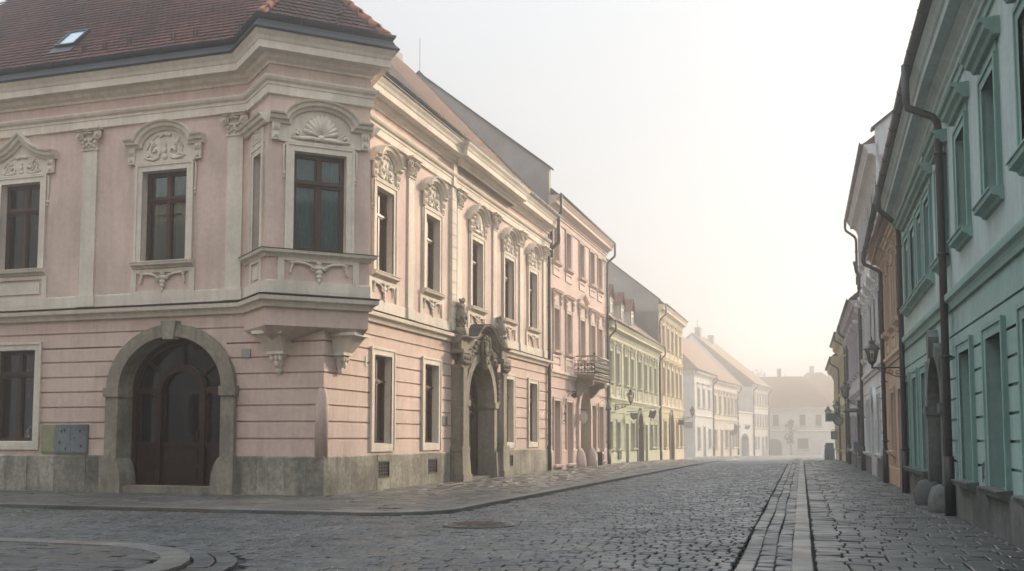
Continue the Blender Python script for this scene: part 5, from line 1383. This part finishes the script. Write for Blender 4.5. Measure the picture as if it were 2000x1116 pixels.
mb = MB(); mb.box(2.6, 3.1, 4.3, 4.8, zR - .5, zR + 1.1); mb.box(2.54, 3.16, 4.24, 4.86, zR + .85, zR + .97); mb.build('chimney', 'socle', H9, FEn)
FBk = Fr(62.2, 225.0, gz(225), 110.0, None, 1.5)
H10 = thing('rear_house', FBk, 'large hazy house whose steep hipped roof rises behind the end house', 'house')
mb = MB(); mb.box(-2, 12, 0, 12, -.6, 7); mb.build('wall', 'offwhite', H10, FBk)
mb = MB(); mb.v = [(-2.5, -.5, 7), (12.5, -.5, 7), (12.5, 12.5, 7), (-2.5, 12.5, 7), (2.6, 5.5, 12.6), (4.8, 5.5, 12.6)]; mb.f = [(0, 1, 5, 4), (1, 2, 5), (2, 3, 4, 5), (3, 0, 4)]; mb.uv = [(0, 0), (15, 0), (15, 0), (0, 0), (5, 8), (7, 8)]; mb.build('roof', 'rooftile', H10, FBk)
mb = MB(); mb.box(3.0, 3.7, 5.2, 5.9, 12.2, 13.6); mb.build('chimney', 'socle', H10, FBk)

# ------------------------------------------------------------------ right-hand row
Q2 = Vector((8.404, 19.244)); HR = 16.16
def FRr(s1, sag=None): q = Q2 + ES * s1; return Fr(q.x, q.y, 0, HR + 180, sag)
def sagf(s1):
    def f(x, z):
        s = s1 - x
        return .055 * max(0, min(s, 14.2) + 1) * max(0, z - 4.1) / 3.2
    return f
# mint house
S1 = 7.95; F = FRr(S1, sagf(S1)); FM = F; L = 20.
J1 = thing('mint_house', FRr(S1), 'mint green two storey house in shade with a stone archway and dark downpipes', 'house')
X = lambda s: S1 - s
gws = [(X(-2.55), 1.1), (X(-5.2), 1.15), (X(-7.8), 1.15), (X(3.3), .85), (X(5.15), .9), (X(6.9), .8)]
ups = [X(-8.1), X(-5.5), X(-2.9), X(-.35), X(1.85), X(3.3), X(4.65), X(6.1)]
AC = X(1.05)
floor_wall(J1, F, L, -.4, 3.95, 'mint', [(c - w_ / 2, c + w_ / 2, .66, 2.88) for c, w_ in gws] + [(AC - 1.0, AC + 1.0, -.4, 2.05, 1.02)], [.98, 1.36, 1.74, 2.12, 2.5, 2.88, 3.28], 'ground_floor_wall')
floor_wall(J1, F, L, 3.85, 7.9, 'mintlt', [(c - .46, c + .46, 4.8, 6.55) for c in ups], name='upper_wall')
mould(J1, F, L, string_prof(3.74, .28, .14), 'teal', 'string_course'); mould(J1, F, L, [(0, 7.48), (.04, 7.49), (.05, 7.56), (0, 7.6)], 'teal', 'frieze_band')
mould(J1, F, L, cornice_prof(7.72, .82, .52), 'mintlt', 'cornice')
gutter(J1, F, [(0, -.60), (8.95, -.60), (L, -.60)], .085, 'pipe', 8.60)
mb = MB(); mb.sweep([(0, 0), (8.95, 0), (L, 0)], [(.4, 8.53), (.62, 8.54), (.62, 8.57), (.3, 8.75)]); mb.build('eaves_sheet', 'zinc', J1, F)
gable_roof(J1, FRr(S1), 0, L, 8.62, -.5, 5., 13., 'rooftile2'); shell_back(J1, FRr(S1), L, 8.3, 10., 'greywall', -.5)
for c, w_ in gws: put_window(J1, F, c, .66, 'mi_g%d' % round(w_ * 100), w=w_, h=2.22, cw=.2, cp=.05, reveal=.24, trim='teal', curtain=False, glass='darkglass', sill=True, sillmat='socle_grey')
for c in ups: put_window(J1, F, c, 4.8, 'mi_1', w=.92, h=1.75, cw=.18, cp=.05, reveal=.20, trim='teal', curtain=False, glass='darkglass', hood='flat', hw=.82, hz=.20, prof=HOODP)
mb = MB(); arch_ring(mb, AC, 1.0, -.2, 2.05, 1.02, .28, -.12, .5, 1.3); mb.slabz([(AC - .12, 3.05), (AC + .12, 3.05), (AC + .2, 3.46), (AC, 3.62), (AC - .2, 3.46)], -.2, 0)
for sx in (-1, 1): a, b = sorted((AC + sx * .96, AC + sx * 1.33)); mb.box(a, b, -.17, .3, 1.9, 2.08)
mb.build('gateway_surround', 'socle_grey', J1, F)
gate_fill(J1, F, AC, 1.0, 2.05, 1.02, dy=.5)
for sx in (-1, 1):
    mb = MB(True); mb.lathe(AC + sx * 1.2, -.10, [(.38, -.1), (.40, .08), (.395, .22), (.36, .36), (.29, .46), (.18, .51), (.02, .52)], 18, 1.0, .8)
    rnd = random.Random(3 + sx); mb.v = [(x + rnd.uniform(-.02, .02), y + rnd.uniform(-.02, .02), z + rnd.uniform(-.015, .015)) for x, y, z in mb.v]; mb.build('wheel_guard', 'socle_grey', J1, F)
socle2(J1, F, [(0, AC - 1.28), (AC + 1.28, L)], .60, 'socle_grey', .05)
downpipe(J1, F, X(-1.1), -.66, 8.55, 7.28, -.14, .07, 'pipe', -.02, swing=.25)
downpipe(J1, F, X(6.95), -.66, 8.55, 7.40, -.14, .07, 'pipe', -.02, swing=-.5)
mb = MB()
gx = X(-3.75)
for pts in ([(gx, .72), (gx + .02, 1.0), (gx + .1, .78), (gx + .14, 1.04)], [(gx + .22, .7), (gx + .26, 1.05)], [(gx + .34, .74), (gx + .36, .98), (gx + .46, .98), (gx + .46, .72)]): mb.tube([(x, -.002, z) for x, z in pts], .014, 4)
mb.build('graffiti', 'graffiti', J1, F)
# apricot house
S1 = 14.2; F = FRr(S1, sagf(S1)); L = 6.25
J2 = thing('apricot_house', FRr(S1), 'narrow apricot orange house between the mint and the white house', 'house')
X = lambda s: S1 - s
ups = [X(8.75), X(10.55), X(12.5)]
floor_wall(J2, F, L, -.4, 3.85, 'orange', [(X(12.0), X(11.0), 1.0, 2.8), (X(9.65), X(8.75), -.4, 2.8)], (), 'ground_floor_wall')
floor_wall(J2, F, L, 3.8, 8.2, 'orange', [(c - .42, c + .42, 4.85, 6.75) for c in ups], name='upper_wall')
mould(J2, F, L, string_prof(3.68, .24, .13), 'orangelt', 'string_course'); mould(J2, F, L, cornice_prof(7.95, .66, .48), 'orange', 'cornice')
gutter(J2, F, [(0, -.60), (L, -.60)], .085, 'pipe', 8.60)
put_window(J2, F, X(11.5), 1.0, 'or_g', w=1.0, h=1.8, cw=.16, cp=.03, reveal=.3, trim='orangelt', curtain=False, glass='darkglass')
plain_door(J2, F, X(9.2), .9, -.05, 2.8, 'doorwood', 'orangelt', .32)
for c in ups: put_window(J2, F, c, 4.85, 'or_1', w=.84, h=1.9, cw=.16, cp=.04, reveal=.26, trim='orangelt', curtain=False, glass='darkglass', hood='flat', hw=.76, hz=.3, prof=HOODP, apron=(.62, .75, 'panel'))
socle2(J2, F, [(0, X(9.85)), (X(8.55), L)], .5, 'orange', .03)
gable_roof(J2, FRr(S1), 0, L, 7.6, -.5, 5., 12.0, 'rooftile'); shell_back(J2, FRr(S1), L, 7.3, 10., 'greywall', -.5)
downpipe(J2, F, X(13.2), -.66, 8.55, 7.6, -.14, .07, 'pipe', -.02)
# bluish white house, three storeys
S1 = 27.0; F = FRr(S1); L = 12.75; X = lambda s: S1 - s
J3 = thing('white_townhouse', F, 'bluish white three storey townhouse with a pointed portal, taller than its neighbours', 'house')
ups = [X(s) for s in (15.5, 17.6, 19.7, 21.8, 23.9, 25.9)]
floor_wall(J3, F, L, -.4, 3.95, 'bluewhite', [(X(a), X(b), .82, 2.9) for a, b in ((17.8, 16.7), (22.65, 21.85), (24.3, 23.45))] + [(X(20.25), X(18.65), -.4, 2.2, .85)], [1.2, 1.6, 2.0, 2.4, 2.8, 3.25], 'ground_floor_wall')
floor_wall(J3, F, L, 3.9, 10.95, 'bluewhite', [(c - .44, c + .44, 4.7, 6.55) for c in ups] + [(c - .44, c + .44, 8.8, 10.4) for c in ups], name='upper_wall')
mould(J3, F, L, string_prof(3.8, .24, .14), 'bluewhite', 'string_course'); mould(J3, F, L, cornice_prof(10.7, .66, .48), 'bluewhite', 'cornice'); gutter(J3, F, [(0, -.54), (L, -.54)], .085, 'copper', 11.42)
for a, b in ((17.8, 16.7), (22.65, 21.85), (24.3, 23.45)): put_window(J3, F, X((a + b) / 2), .82, 'wt_g%d' % round((a - b) * 100), w=a - b, h=2.08, cw=.13, cp=.03, reveal=.25, trim='bluewhite', curtain=False, glass='darkglass')
for c in ups:
    put_window(J3, F, c, 4.7, 'wt_1', w=.88, h=1.85, cw=.14, cp=.05, reveal=.22, trim='bluewhite', curtain=False, glass='darkglass', hood='arch', hw=.74, hz=.3, hrise=.22, prof=HOODP)
    put_window(J3, F, c, 8.8, 'wt_2', w=.88, h=1.6, cw=.14, cp=.04, reveal=.22, trim='bluewhite', curtain=False, glass='darkglass')
mb = MB(); arch_ring(mb, X(19.45), .8, -.2, 2.2, .85, .22, -.1, .4, 1.15); c = X(19.45); mb.slabz([(c - .1, 3.0), (c + .1, 3.0), (c + .14, 3.35), (c, 3.6), (c - .14, 3.35)], -.16, 0); mb.build('gateway_surround', 'bluewhite', J3, F)
gate_fill(J3, F, X(19.45), .8, 2.2, .85, 'signgrey', .3); socle2(J3, F, [(0, X(20.5)), (X(18.4), L)], .78, 'socle_grey', .04)
gable_roof(J3, F, 0, L - .3, 11.43, -.5, 5.5, 15.8, 'rooftile2'); shell_back(J3, F, L, 10.95, 11., 'offwhite', -.5); firewall(J3, F, L - .3, .3, 11.6, 5.5, 15.9, 11.2, -.1, .3, 'bluewhite', 6)
downpipe(J3, F, X(26.8), -.58, 11.4, 10.5, -.12, .06, 'pipe', 8.4); downpipe(J3, F, X(25.2), -.3, 9.2, 8.6, -.14, .07, 'pipe', -.02)
# lavender house with shop front
S1 = 41.0; F = FRr(S1); L = 14.; X = lambda s: S1 - s
J4 = thing('lavender_house', F, 'greyish lavender house with arched upper window hoods and a shop front', 'house')
ups = [X(s) for s in (28.6, 30.8, 33.0, 35.2, 37.4, 39.6)]
floor_wall(J4, F, L, -.4, 3.65, 'lav', [(X(a), X(b), z, 2.55) for a, b, z in ((40.3, 39.2, .8), (38.4, 37.3, .8), (36.4, 35.2, .8), (30.8, 28.4, .5), (33.9, 32.6, -.4))], (), 'ground_floor_wall')
floor_wall(J4, F, L, 3.6, 7.4, 'lav', [(c - .42, c + .42, 4.55, 6.3) for c in ups], name='upper_wall')
mould(J4, F, L, string_prof(3.5, .22, .13), 'lav', 'string_course'); mould(J4, F, L, cornice_prof(7.2, .55, .46), 'lav', 'cornice'); gutter(J4, F, [(0, -.52), (L, -.52)], .08, 'copper', 7.82)
for a, b, z in ((40.3, 39.2, .8), (38.4, 37.3, .8), (36.4, 35.2, .8)): put_window(J4, F, X((a + b) / 2), z, 'la_g', w=1.1, h=1.75, cw=.12, cp=.03, reveal=.2, trim='lav', curtain=False, glass='darkglass')
put_window(J4, F, X(29.6), .5, 'la_shop', w=2.4, h=2.05, cw=.12, cp=.04, reveal=.2, trim='signgrey', curtain=False, glass='darkglass', transom=.8)
plain_door(J4, F, X(33.25), 1.3, -.1, 2.55, 'doorwood', 'lav')
for c in ups: put_window(J4, F, c, 4.55, 'la_1', w=.84, h=1.75, cw=.13, cp=.04, reveal=.2, trim='lav', curtain=False, glass='darkglass', hood='arch', hw=.7, hz=.15, hrise=.2, prof=HOODP)
mb = MB(); mb.box(X(31.6), X(27.3), -.75, 0, 2.70, 2.78); mb.add([(X(31.6), -.75, 2.78), (X(27.3), -.75, 2.78), (X(27.3), 0, 3.25), (X(31.6), 0, 3.25)], [(0, 1, 2, 3)]); mb.build('shop_canopy', 'signgrey', J4, F)
socle2(J4, F, [(0, X(34.1)), (X(32.4), L)], .55, 'socle_grey', .04); gable_roof(J4, F, 0, L, 7.82, -.48, 5., 12.2, 'rooftile'); shell_back(J4, F, L, 7.4, 10., 'offwhite', -.5)
downpipe(J4, F, X(38.3), -.56, 7.75, 6.9, -.14, .07, 'pipe', -.05)
# two ochre houses at the far end of the row
for i, (S1, L, ze, lab, ncol) in enumerate(((51.5, 10.5, 7.75, 'pale ochre house with a curved bracketed eave beyond the lavender house', 4), (66., 14.5, 7.1, 'cream house with deep cornice, farthest of the shaded row on the right', 5))):
    F = FRr(S1); X = lambda s: S1 - s; b_ = -.2
    J = thing('ochre_house', F, lab, 'house')
    ups = [L * (k + .5) / ncol for k in range(ncol)]
    floor_wall(J, F, L, -.8, 3.5, 'ochre', [(c - .5, c + .5, .6, 2.5) for c in ups[:-1]] + [(ups[-1] - .5, ups[-1] + .5, -.8, 2.5)], (), 'ground_floor_wall'); floor_wall(J, F, L, 3.45, ze - .5, 'ochre', [(c - .42, c + .42, 4.4, 6.0) for c in ups], name='upper_wall')
    mould(J, F, L, string_prof(3.4, .2, .12), 'ochre', 'string_course'); mould(J, F, L, [(0, ze - .9), (.06, ze - .88), (.10, ze - .7), (.22, ze - .5), (.45, ze - .38), (.52, ze - .30), (.52, ze - .12), (.60, ze - .06), (.62, ze), (0, ze + .04)], 'ochre', 'cornice')
    for c in ups[:-1]: put_window(J, F, c, .6, 'oc_g', w=1.0, h=1.9, cw=.13, cp=.03, reveal=.2, trim='ochre', curtain=False, glass='darkglass')
    plain_door(J, F, ups[-1], 1.0, -.25, 2.5, 'doorwood', 'ochre')
    for c in ups: put_window(J, F, c, 4.4, 'oc_1', w=.84, h=1.6, cw=.13, cp=.04, reveal=.2, trim='ochre', curtain=False, glass='darkglass', hood='flat', hw=.7, hz=.15, prof=HOODS)
    gable_roof(J, F, 0, L, ze + .05, -.55, 5., ze + 4.2, 'rooftile2'); shell_back(J, F, L, ze - .5, 10., 'offwhite', -.8)
    gutter(J, F, [(0, -.64), (L, -.64)], .08, 'copper', ze + .02); downpipe(J, F, L - .9, -.68, ze, ze - .9, -.12, .06, 'pipe', -.2)
# the house on the opposite near corner (out of view; height and depth set to shade the left)
pI = fap(-.2, -15.9); FI = Fr(pI.x, pI.y, 0, 287.2)
JN = thing('near_corner_house', FI, 'plain grey plastered house on the near left corner, across the side street, out of view and sized for its shade', 'house')
TH = 11.5
floor_wall(JN, FI, 18, -.3, TH, 'greywall', [(c - .6, c + .6, z, z + 2.2) for c in (3, 7, 11, 15) for z in (1.2, 5.4)])
for c in (3, 7, 11, 15):
    for z in (1.2, 5.4): put_window(JN, FI, c, z, 'nc', w=1.2, h=2.2, cw=.18, cp=.04, reveal=.25, curtain=False, glass='darkglass')
mould(JN, FI, 18, cornice_prof(TH - .2, .7, .5), 'cream', 'cornice')
mb = MB(); mb.quad((0, 0, -.3), (0, 30, -.3), (0, 30, TH), (0, 0, TH)); mb.quad((0, 30, -.3), (18, 30, -.3), (18, 30, TH), (0, 30, TH)); mb.quad((18, 0, -.3), (18, 30, -.3), (18, 30, TH), (18, 0, TH)); mb.build('side_wall', 'greywall', JN, FI)
gable_roof(JN, FI, 0, 18, TH + .5, -.5, 15, 17.5, 'rooftile')
S1 = -12.1; F = FRr(S1); L = 26.  # house out of view, added to block the sky and darken the left
JB = thing('sky_blocker_house', F, 'unseen grey two storey townhouse added on the near right to block the sky', 'house')
floor_wall(JB, F, L, -.3, 8.4, 'greywall', [(c - .5, c + .5, z, z + 2.) for c in range(2, 26, 3) for z in (1., 4.8)])
for c in range(2, 26, 3):
    for z in (1., 4.8): put_window(JB, F, c, z, 'jb', w=1.0, h=2.0, cw=.16, cp=.04, reveal=.25, curtain=False, glass='darkglass')
mould(JB, F, L, cornice_prof(8.2, .7, .5), 'cream', 'cornice'); shell_back(JB, F, L, 8.4, 10., 'greywall', -.3); gable_roof(JB, F, 0, L, 8.9, -.5, 5, 13., 'rooftile')

# ------------------------------------------------------------------ wall lamps
inv0 = Matrix()
def wall_lamp(P, out, zb, reach, lab, hgt=.72, blen=None):
    """P: point on the wall, out: unit direction into the street, zb: foot of the lantern, reach: distance of the lantern"""
    hd = math.degrees(math.atan2(out.x, out.y)); F = Fr(P.x, P.y, zb, hd)        # x: out of the wall
    t = thing('wall_lamp', F, lab, 'street lamp', 'lantern street lamps on wall brackets')
    mb = MB(True)
    mb.tube([(0, 0, -.06), (reach + .03, 0, -.06)], .02, 6); mb.tube([(0, 0, -.36), (0, 0, -.02)], .022, 6)
    mb.tube([(.0, 0, -.34), (reach * .25, 0, -.30), (reach * .55, 0, -.20), (reach * .85, 0, -.08)], .015, 5)
    for cx, r, sg in ((.13, .105, 1), (.33, .085, -1), (.50, .055, 1)):
        c = (cx * reach / .79, -.08 - r - .01); pts = []
        for k in range(17):
            f = k / 16; a = PI / 2 + sg * f * 3.4 * PI; rr = r * (1 - .78 * f); pts.append((c[0] + rr * math.cos(a), 0, c[1] + rr * math.sin(a)))
        mb.tube(pts, .011, 5)
    mb.box(-.01, .02, -.06, .06, -.38, .0)
    mb.build('bracket', 'iron', t, F)
    mb = MB(); x = reach; n = 6; s = hgt / .72
    def hexr(r, z): return [(x + r * math.cos(2 * PI * k / n), r * math.sin(2 * PI * k / n), z) for k in range(n)]
    zb0, zt0 = .10 * s, .44 * s
    A, B = hexr(.095 * s, zb0), hexr(.175 * s, zt0)
    for k in range(n): mb.tube([A[k], B[k]], .010 * s, 4); mb.tube([A[k], A[(k + 1) % n]], .012 * s, 4); mb.tube([B[k], B[(k + 1) % n]], .014 * s, 4)
    mb.lathe(x, 0, [(.03 * s, -.08), (.035 * s, .02), (.06 * s, .05 * s), (.10 * s, .09 * s), (.10 * s, .10 * s)], 8)
    fr = mb.build('lantern', 'cap', t, F)
    mb = MB()
    for k in range(n): mb.quad(A[k], A[(k + 1) % n], B[(k + 1) % n], B[k])
    mb.build('glass', 'lampglass', fr)
    mb = MB(); mb.lathe(x, 0, [(.225 * s, .435 * s), (.215 * s, .465 * s), (.15 * s, .53 * s), (.09 * s, .58 * s), (.075 * s, .63 * s), (.095 * s, .64 * s), (.06 * s, .69 * s), (.02 * s, .71 * s), (.025 * s, .74 * s), (.005 * s, .80 * s)], 6); mb.build('lamp_cap', 'cap', fr)
    mb = MB(True); mb.lathe(x, 0, [(.02, .10 * s), (.045 * s, .14 * s), (.05 * s, .26 * s), (.03 * s, .34 * s), (.01, .36 * s)], 8); mb.build('burner', 'signwhite', fr)
RO = -RS
wall_lamp(Q2 + ES * 7.85 + RO * .02, RO, 3.38, .80, 'black lantern on a scrolled bracket by the apricot house, largest of the lamps')
wall_lamp(Q2 + ES * 27.2 + RO * .02, RO, 3.18, .72, 'black lantern on a bracket between the bluish white and lavender houses', .85)
wall_lamp(Q2 + ES * 41.6 + RO * .02, RO, 2.82, .62, 'small lantern beside the round green sign, beyond the lavender house', .85)
wall_lamp(Q2 + ES * 60. + RO * .02, RO, 2.95, .66, 'tiny hazy lantern farthest down the shaded right-hand row', .95)
wall_lamp(B2(35.4, .02), BN, 3.44, .90, 'black lantern on a scrolled bracket on the pale green house', .85)
wall_lamp(B2(63.7, .02), BN, 3.30, .80, 'faint lantern at the far end of the yellow house', .85)

# ------------------------------------------------------------------ signs, street furniture
def hang_sign(name, P, out, z, reach, shape, mat, lab, cat='sign', w=.5, h=.5, group=None, tilt=0.):
    hd = math.degrees(math.atan2(out.x, out.y)); F = Fr(P.x, P.y, z, hd); t = thing(name, F, lab, cat, group)
    mb = MB(True); mb.tube([(0, 0, h + .1), (reach + w / 2, 0, h + .1)], .016, 5); mb.tube([(0, 0, h - .15), (reach * .5, 0, h + .02), (reach + w * .3, 0, h + .1)], .01, 4)
    mb.tube([(reach - w * .3, 0, h + .1), (reach - w * .3, 0, h - .02)], .008, 4); mb.tube([(reach + w * .3, 0, h + .1), (reach + w * .3, 0, h - .02)], .008, 4); mb.build('bracket', 'iron', t, F)
    c = reach
    pts = dict(rect=[(-.5, 0), (.5, 0), (.5, 1), (-.5, 1)], oval=arc(0, .5, .5, .5, 0, 342, 19), shield=[(-.5, 1), (-.5, .45), (-.3, .15), (0, 0), (.3, .15), (.5, .45), (.5, 1)],
               bell=[(-.5, 0), (.5, 0), (.38, .25), (.2, .6), (.08, .9), (.0, 1), (-.08, .9), (-.2, .6), (-.38, .25)], jug=[(-.5, .05), (-.3, 0), (.1, .05), (.2, .3), (.25, .62), (.5, .7), (.5, .85), (.2, .9), (.1, 1), (-.1, .95), (-.12, .5), (-.4, .35)],
               flag=[(-.5, .15), (.2, -.05), (.5, .6), (.45, 1.), (.1, .8), (-.3, .95)])[shape]
    mb = MB(); mb.slabz([(c + x * w, zz * h) for x, zz in pts], -.025, .025); mb.build('board', mat, t, F)
    cx, cz = c, .5 * h; mb = MB(); mb.slabz([(cx + x * w * .72, cz + (zz - .5) * h * .72) for x, zz in pts], -.031, .031)
    mb.build('board_face', {'signgreen': 'signgrey', 'signred': 'doorwood', 'signgrey': 'signgreen', 'signwhite': 'cream'}.get(mat, mat), t, F)
    return t
hang_sign('hanging_sign', B2(38.7, .02), BN, 2.55, .45, 'shield', 'signgreen', 'dark crested shop sign hanging over the brown door of the green house', w=.42, h=.42)
hang_sign('hanging_sign', B2(44.6, .02), BN, 2.75, .6, 'flag', 'signred', 'dull red tilted sign above the arched gate of the green house', w=.55, h=.6)
hang_sign('hanging_sign', B2(24.1, .02), BN, 3.35, .35, 'oval', 'iron', 'small black wrought iron scroll sign left of the balcony on the rose house', w=.3, h=.22)
hang_sign('hanging_sign', B2(31.1, .02), BN, 2.95, .5, 'bell', 'signgreen', 'dark bell shaped sign hung at the right end of the rose house', w=.36, h=.55)
hang_sign('hanging_sign', B2(26.15, .02), BN, 2.15, .28, 'oval', 'signwhite', 'cream oval sign hung at the left of the rose house gateway', w=.38, h=.6)
hang_sign('hanging_sign', B2(59.0, .02), BN, 2.5, .5, 'rect', 'signgrey', 'grey board sign hanging on the yellow house', w=.5, h=.42)
hang_sign('hanging_sign', Q2 + ES * 44.5 + RO * .02, RO, 2.2, .45, 'oval', 'signgreen', 'round dark green sign hanging in the shaded row', w=.62, h=.62)
hang_sign('hanging_sign', Q2 + ES * 50. + RO * .02, RO, 2.55, .65, 'rect', 'signgrey', 'grey rectangular sign hanging just beyond the round green sign', w=.9, h=.6)
hang_sign('hanging_sign', Q2 + ES * 57. + RO * .02, RO, 1.35, .35, 'rect', 'signgreen', 'small dark sign low on the far cream house above the bin', w=.45, h=.6)
nW = Vector((math.cos(R(21.8)), -math.sin(R(21.8)))); nC = Vector((math.cos(R(23.8)), -math.sin(R(23.8)))); eC = Vector((math.sin(R(23.8)), math.cos(R(23.8))))
hang_sign('hanging_sign', Vector((29.04, 144.)) + eC * 10.2 + nC * .02, nC, 1.9, 1.1, 'jug', 'signgrey', 'big slate coloured jug shaped sign hanging from the misty cream house', w=1.6, h=1.75)
hang_sign('hanging_sign', Vector((36.3, 160.5)) + Vector((math.sin(R(24)), math.cos(R(24)))) * 3.8 + nC * .02, nC, 2.9, .8, 'flag', 'signgrey', 'faint small sign over the dark carriage arch in the mist', w=1., h=.75)
def board(name, F, x0, x1, z0, z1, mat, lab, cat, marks=0, y=0.):
    t = thing(name, F.sub((x0 + x1) / 2, y, z0, 0), lab, cat); mb = MB(); mb.box(x0, x1, y - .05, y, z0, z1); mb.build('panel', mat, t, F)
    mb = MB(); e = .02; mb.box(x0 - e, x1 + e, y - .06, y, z1, z1 + .03); mb.box(x0 - e, x1 + e, y - .06, y, z0 - .03, z0); mb.build('frame', 'iron', t, F); return t
board('shop_board', FSa, 14.3, 17.2, 2.68, 3.05, 'signgrey', 'long grey fascia board at the right end of the green house', 'sign')
board('notice_board', FRo, 8.02, 8.26, 1.9, 2.55, 'steel', 'narrow pale notice plate right of the rose house gateway', 'notice')
board('planter_box', FSa, 2.65, 3.55, .25, .58, 'socle_grey', 'grey wall box under the second ground floor window of the green house', 'wall box', y=-.06)
FWs = FWh.sub(0, 0, 0, -90)
FSide = Fr(24.24, 132.0, gz(132), 21.8 + 90, None, 1.5)     # blank side of the white house, towards us
board('wall_sign', FSide, -.95, -.2, 2.55, 3.0, 'signgrey', 'grey sign on the blank side of the white house', 'sign', y=-.02)
t = thing('iron_cross', FRo.sub(2.55, 0, 2.2, 0), 'black iron cross mounted between the two left windows of the rose house', 'ornament'); mb = MB(True)
mb.tube([(2.55, -.1, 2.15), (2.55, -.1, 2.85)], .022, 5); mb.tube([(2.4, -.1, 2.6), (2.7, -.1, 2.6)], .02, 5); mb.blob(2.55, -.1, 2.6, .07, .05, .09); mb.blob(2.55, -.1, 2.9, .04, .04, .06); mb.build('cross', 'iron', t, FRo)
mb = MB(True); mb.tube([(2.55, -.1, 2.25), (2.55, 0, 2.25)], .018, 5); mb.build('fixing', 'iron', t, FRo)
FBo = Fr(*B2(29.35, .45), 0, 17.64); t = thing('bollard', FBo, 'short square black bollard on the pavement before the rose house', 'bollard')
mb = MB(); mb.tapbox(-.13, .13, -.13, .13, -.02, .62, .01); mb.build('post', 'iron', t, FBo); mb = MB(); mb.tapbox(-.16, .16, -.16, .16, .62, .70, .05); mb.build('cap', 'iron', t, FBo)
q = Q2 + ES * 56.5 + RO * .75; FBi = Fr(q.x, q.y, gz(q.y), HR + 180); t = thing('litter_bin', FBi, 'grey litter bin standing against the far end of the shaded row', 'bin')
mb = MB(); mb.tapbox(-.42, .42, -.36, .36, 0, .85, .03); mb.build('body', 'signgrey', t, FBi); mb = MB(); mb.tapbox(-.36, .36, -.30, .30, .85, 1.25, .06); mb.build('hood', 'signgrey', t, FBi); mb = MB(); mb.box(-.22, .22, -.335, -.3, .93, 1.08); mb.build('opening', 'dark', t, FBi)
q = Q2 + ES * 30.3 + RO * .18; FPb = Fr(q.x, q.y, 0, HR + 180); t = thing('letter_box', FPb, 'small dark box on a post by the lavender shop front', 'box')
mb = MB(); mb.box(-.03, .03, -.03, .03, 0, .75); mb.build('post', 'iron', t, FPb); mb = MB(); mb.box(-.2, .2, -.12, .12, .75, 1.2); mb.tapbox(-.22, .22, -.14, .14, 1.2, 1.26, .04); mb.build('box', 'signgrey', t, FPb)

# ------------------------------------------------------------------ trees in the haze
def tree(name, x, y, h, r, trunk, lab, n=900, leaf=.28, squash=1., seed=1, lean=0.):
    F = Fr(x, y, gz(y), 0); t = thing(name, F, lab, 'tree'); rnd = random.Random(seed)
    mb = MB(True); mb.tube([(0, 0, -.1), (.03, 0, trunk * .5), (.0, .03, trunk), (lean, 0, h * .8)], [.045 * r + .05, .035 * r + .04, .03 * r + .03, .01], 7)
    for k in range(7):
        a = k * 2.4; z = trunk + (h - trunk) * (.1 + .09 * k); mb.tube([(0, 0, z), (r * .4 * math.cos(a), r * .4 * math.sin(a), z + r * .25), (r * .75 * math.cos(a), r * .75 * math.sin(a), z + r * .5)], [.02 * r + .015, .012 * r + .01, .005], 5)
    mb.build('trunk', 'bark', t, F)
    mb = MB(); cl = []
    for k in range(26):
        f = rnd.random(); z = trunk + (h - trunk) * (.05 + .9 * f); pr = math.sin(PI * (.12 + .83 * f)) ** .8; a = rnd.random() * 2 * PI; rr = r * pr * math.sqrt(rnd.random()) * .85
        cl.append((rr * math.cos(a), rr * math.sin(a), z, r * rnd.uniform(.18, .36)))
    for i in range(n):
        c = rnd.choice(cl); d = Vector((rnd.gauss(0, 1), rnd.gauss(0, 1), rnd.gauss(0, 1))).normalized() * c[3] * rnd.uniform(.4, 1.15)
        p = Vector(c[:3]) + Vector((d.x, d.y, d.z * squash)); u = Vector((rnd.gauss(0, 1), rnd.gauss(0, 1), rnd.gauss(0, 1))).normalized(); v = u.orthogonal().normalized(); s = leaf * rnd.uniform(.6, 1.2)
        mb.add([p - u * s * .5, p + v * s * .32, p + u * s * .5, p - v * s * .32], [(0, 1, 2, 3)])
    mb.build('crown', 'leaf', t, F); return t
tree('street_tree', 52.8, 189., 6.8, 1.4, 2.2, 'slender little tree standing before the end house', 700, .3, 1.3, 5)
tree('tree', 62.2, 249., 21.0, 4.2, 7.5, 'hazy round treetop showing above the end house roof by its left chimney', 900, .65, 1, 6)
tree('tree', 69.7, 252., 20., 3.3, 7.5, 'hazy treetop over the middle of the end house roof', 800, .65, 1, 8)
tree('tree', 84., 258., 21., 5.4, 7.5, 'hazy broad treetop right of the steep roof behind the end house', 1100, .75, 1, 7)
import sys, OpenImageIO as oiio, numpy as np
for f in sys.argv[1:]:
    a=oiio.ImageBuf(f).get_pixels(oiio.FLOAT); h,w=a.shape[:2]
    def s(x,y,r=2): x=int(x/2000*w);y=int(y/1116*h); return (a[max(0,y-r):y+r+1,max(0,x-r):x+r+1,:3].mean((0,1))*255).astype(int)
    print(f,' '.join('%s=%s'%(k,tuple(s(*v))) for k,v in dict(skyTL=(900,60),skyMid=(1300,200),skyR=(1700,60),skyLow=(1480,600),Awall=(220,450),Alow=(560,800),door=(340,800),Bup=(812,480),Blow=(790,800),road=(1200,1050),roadL=(300,1000),mint=(1900,500),endroof=(1540,765),rosew=(1150,560)).items()))
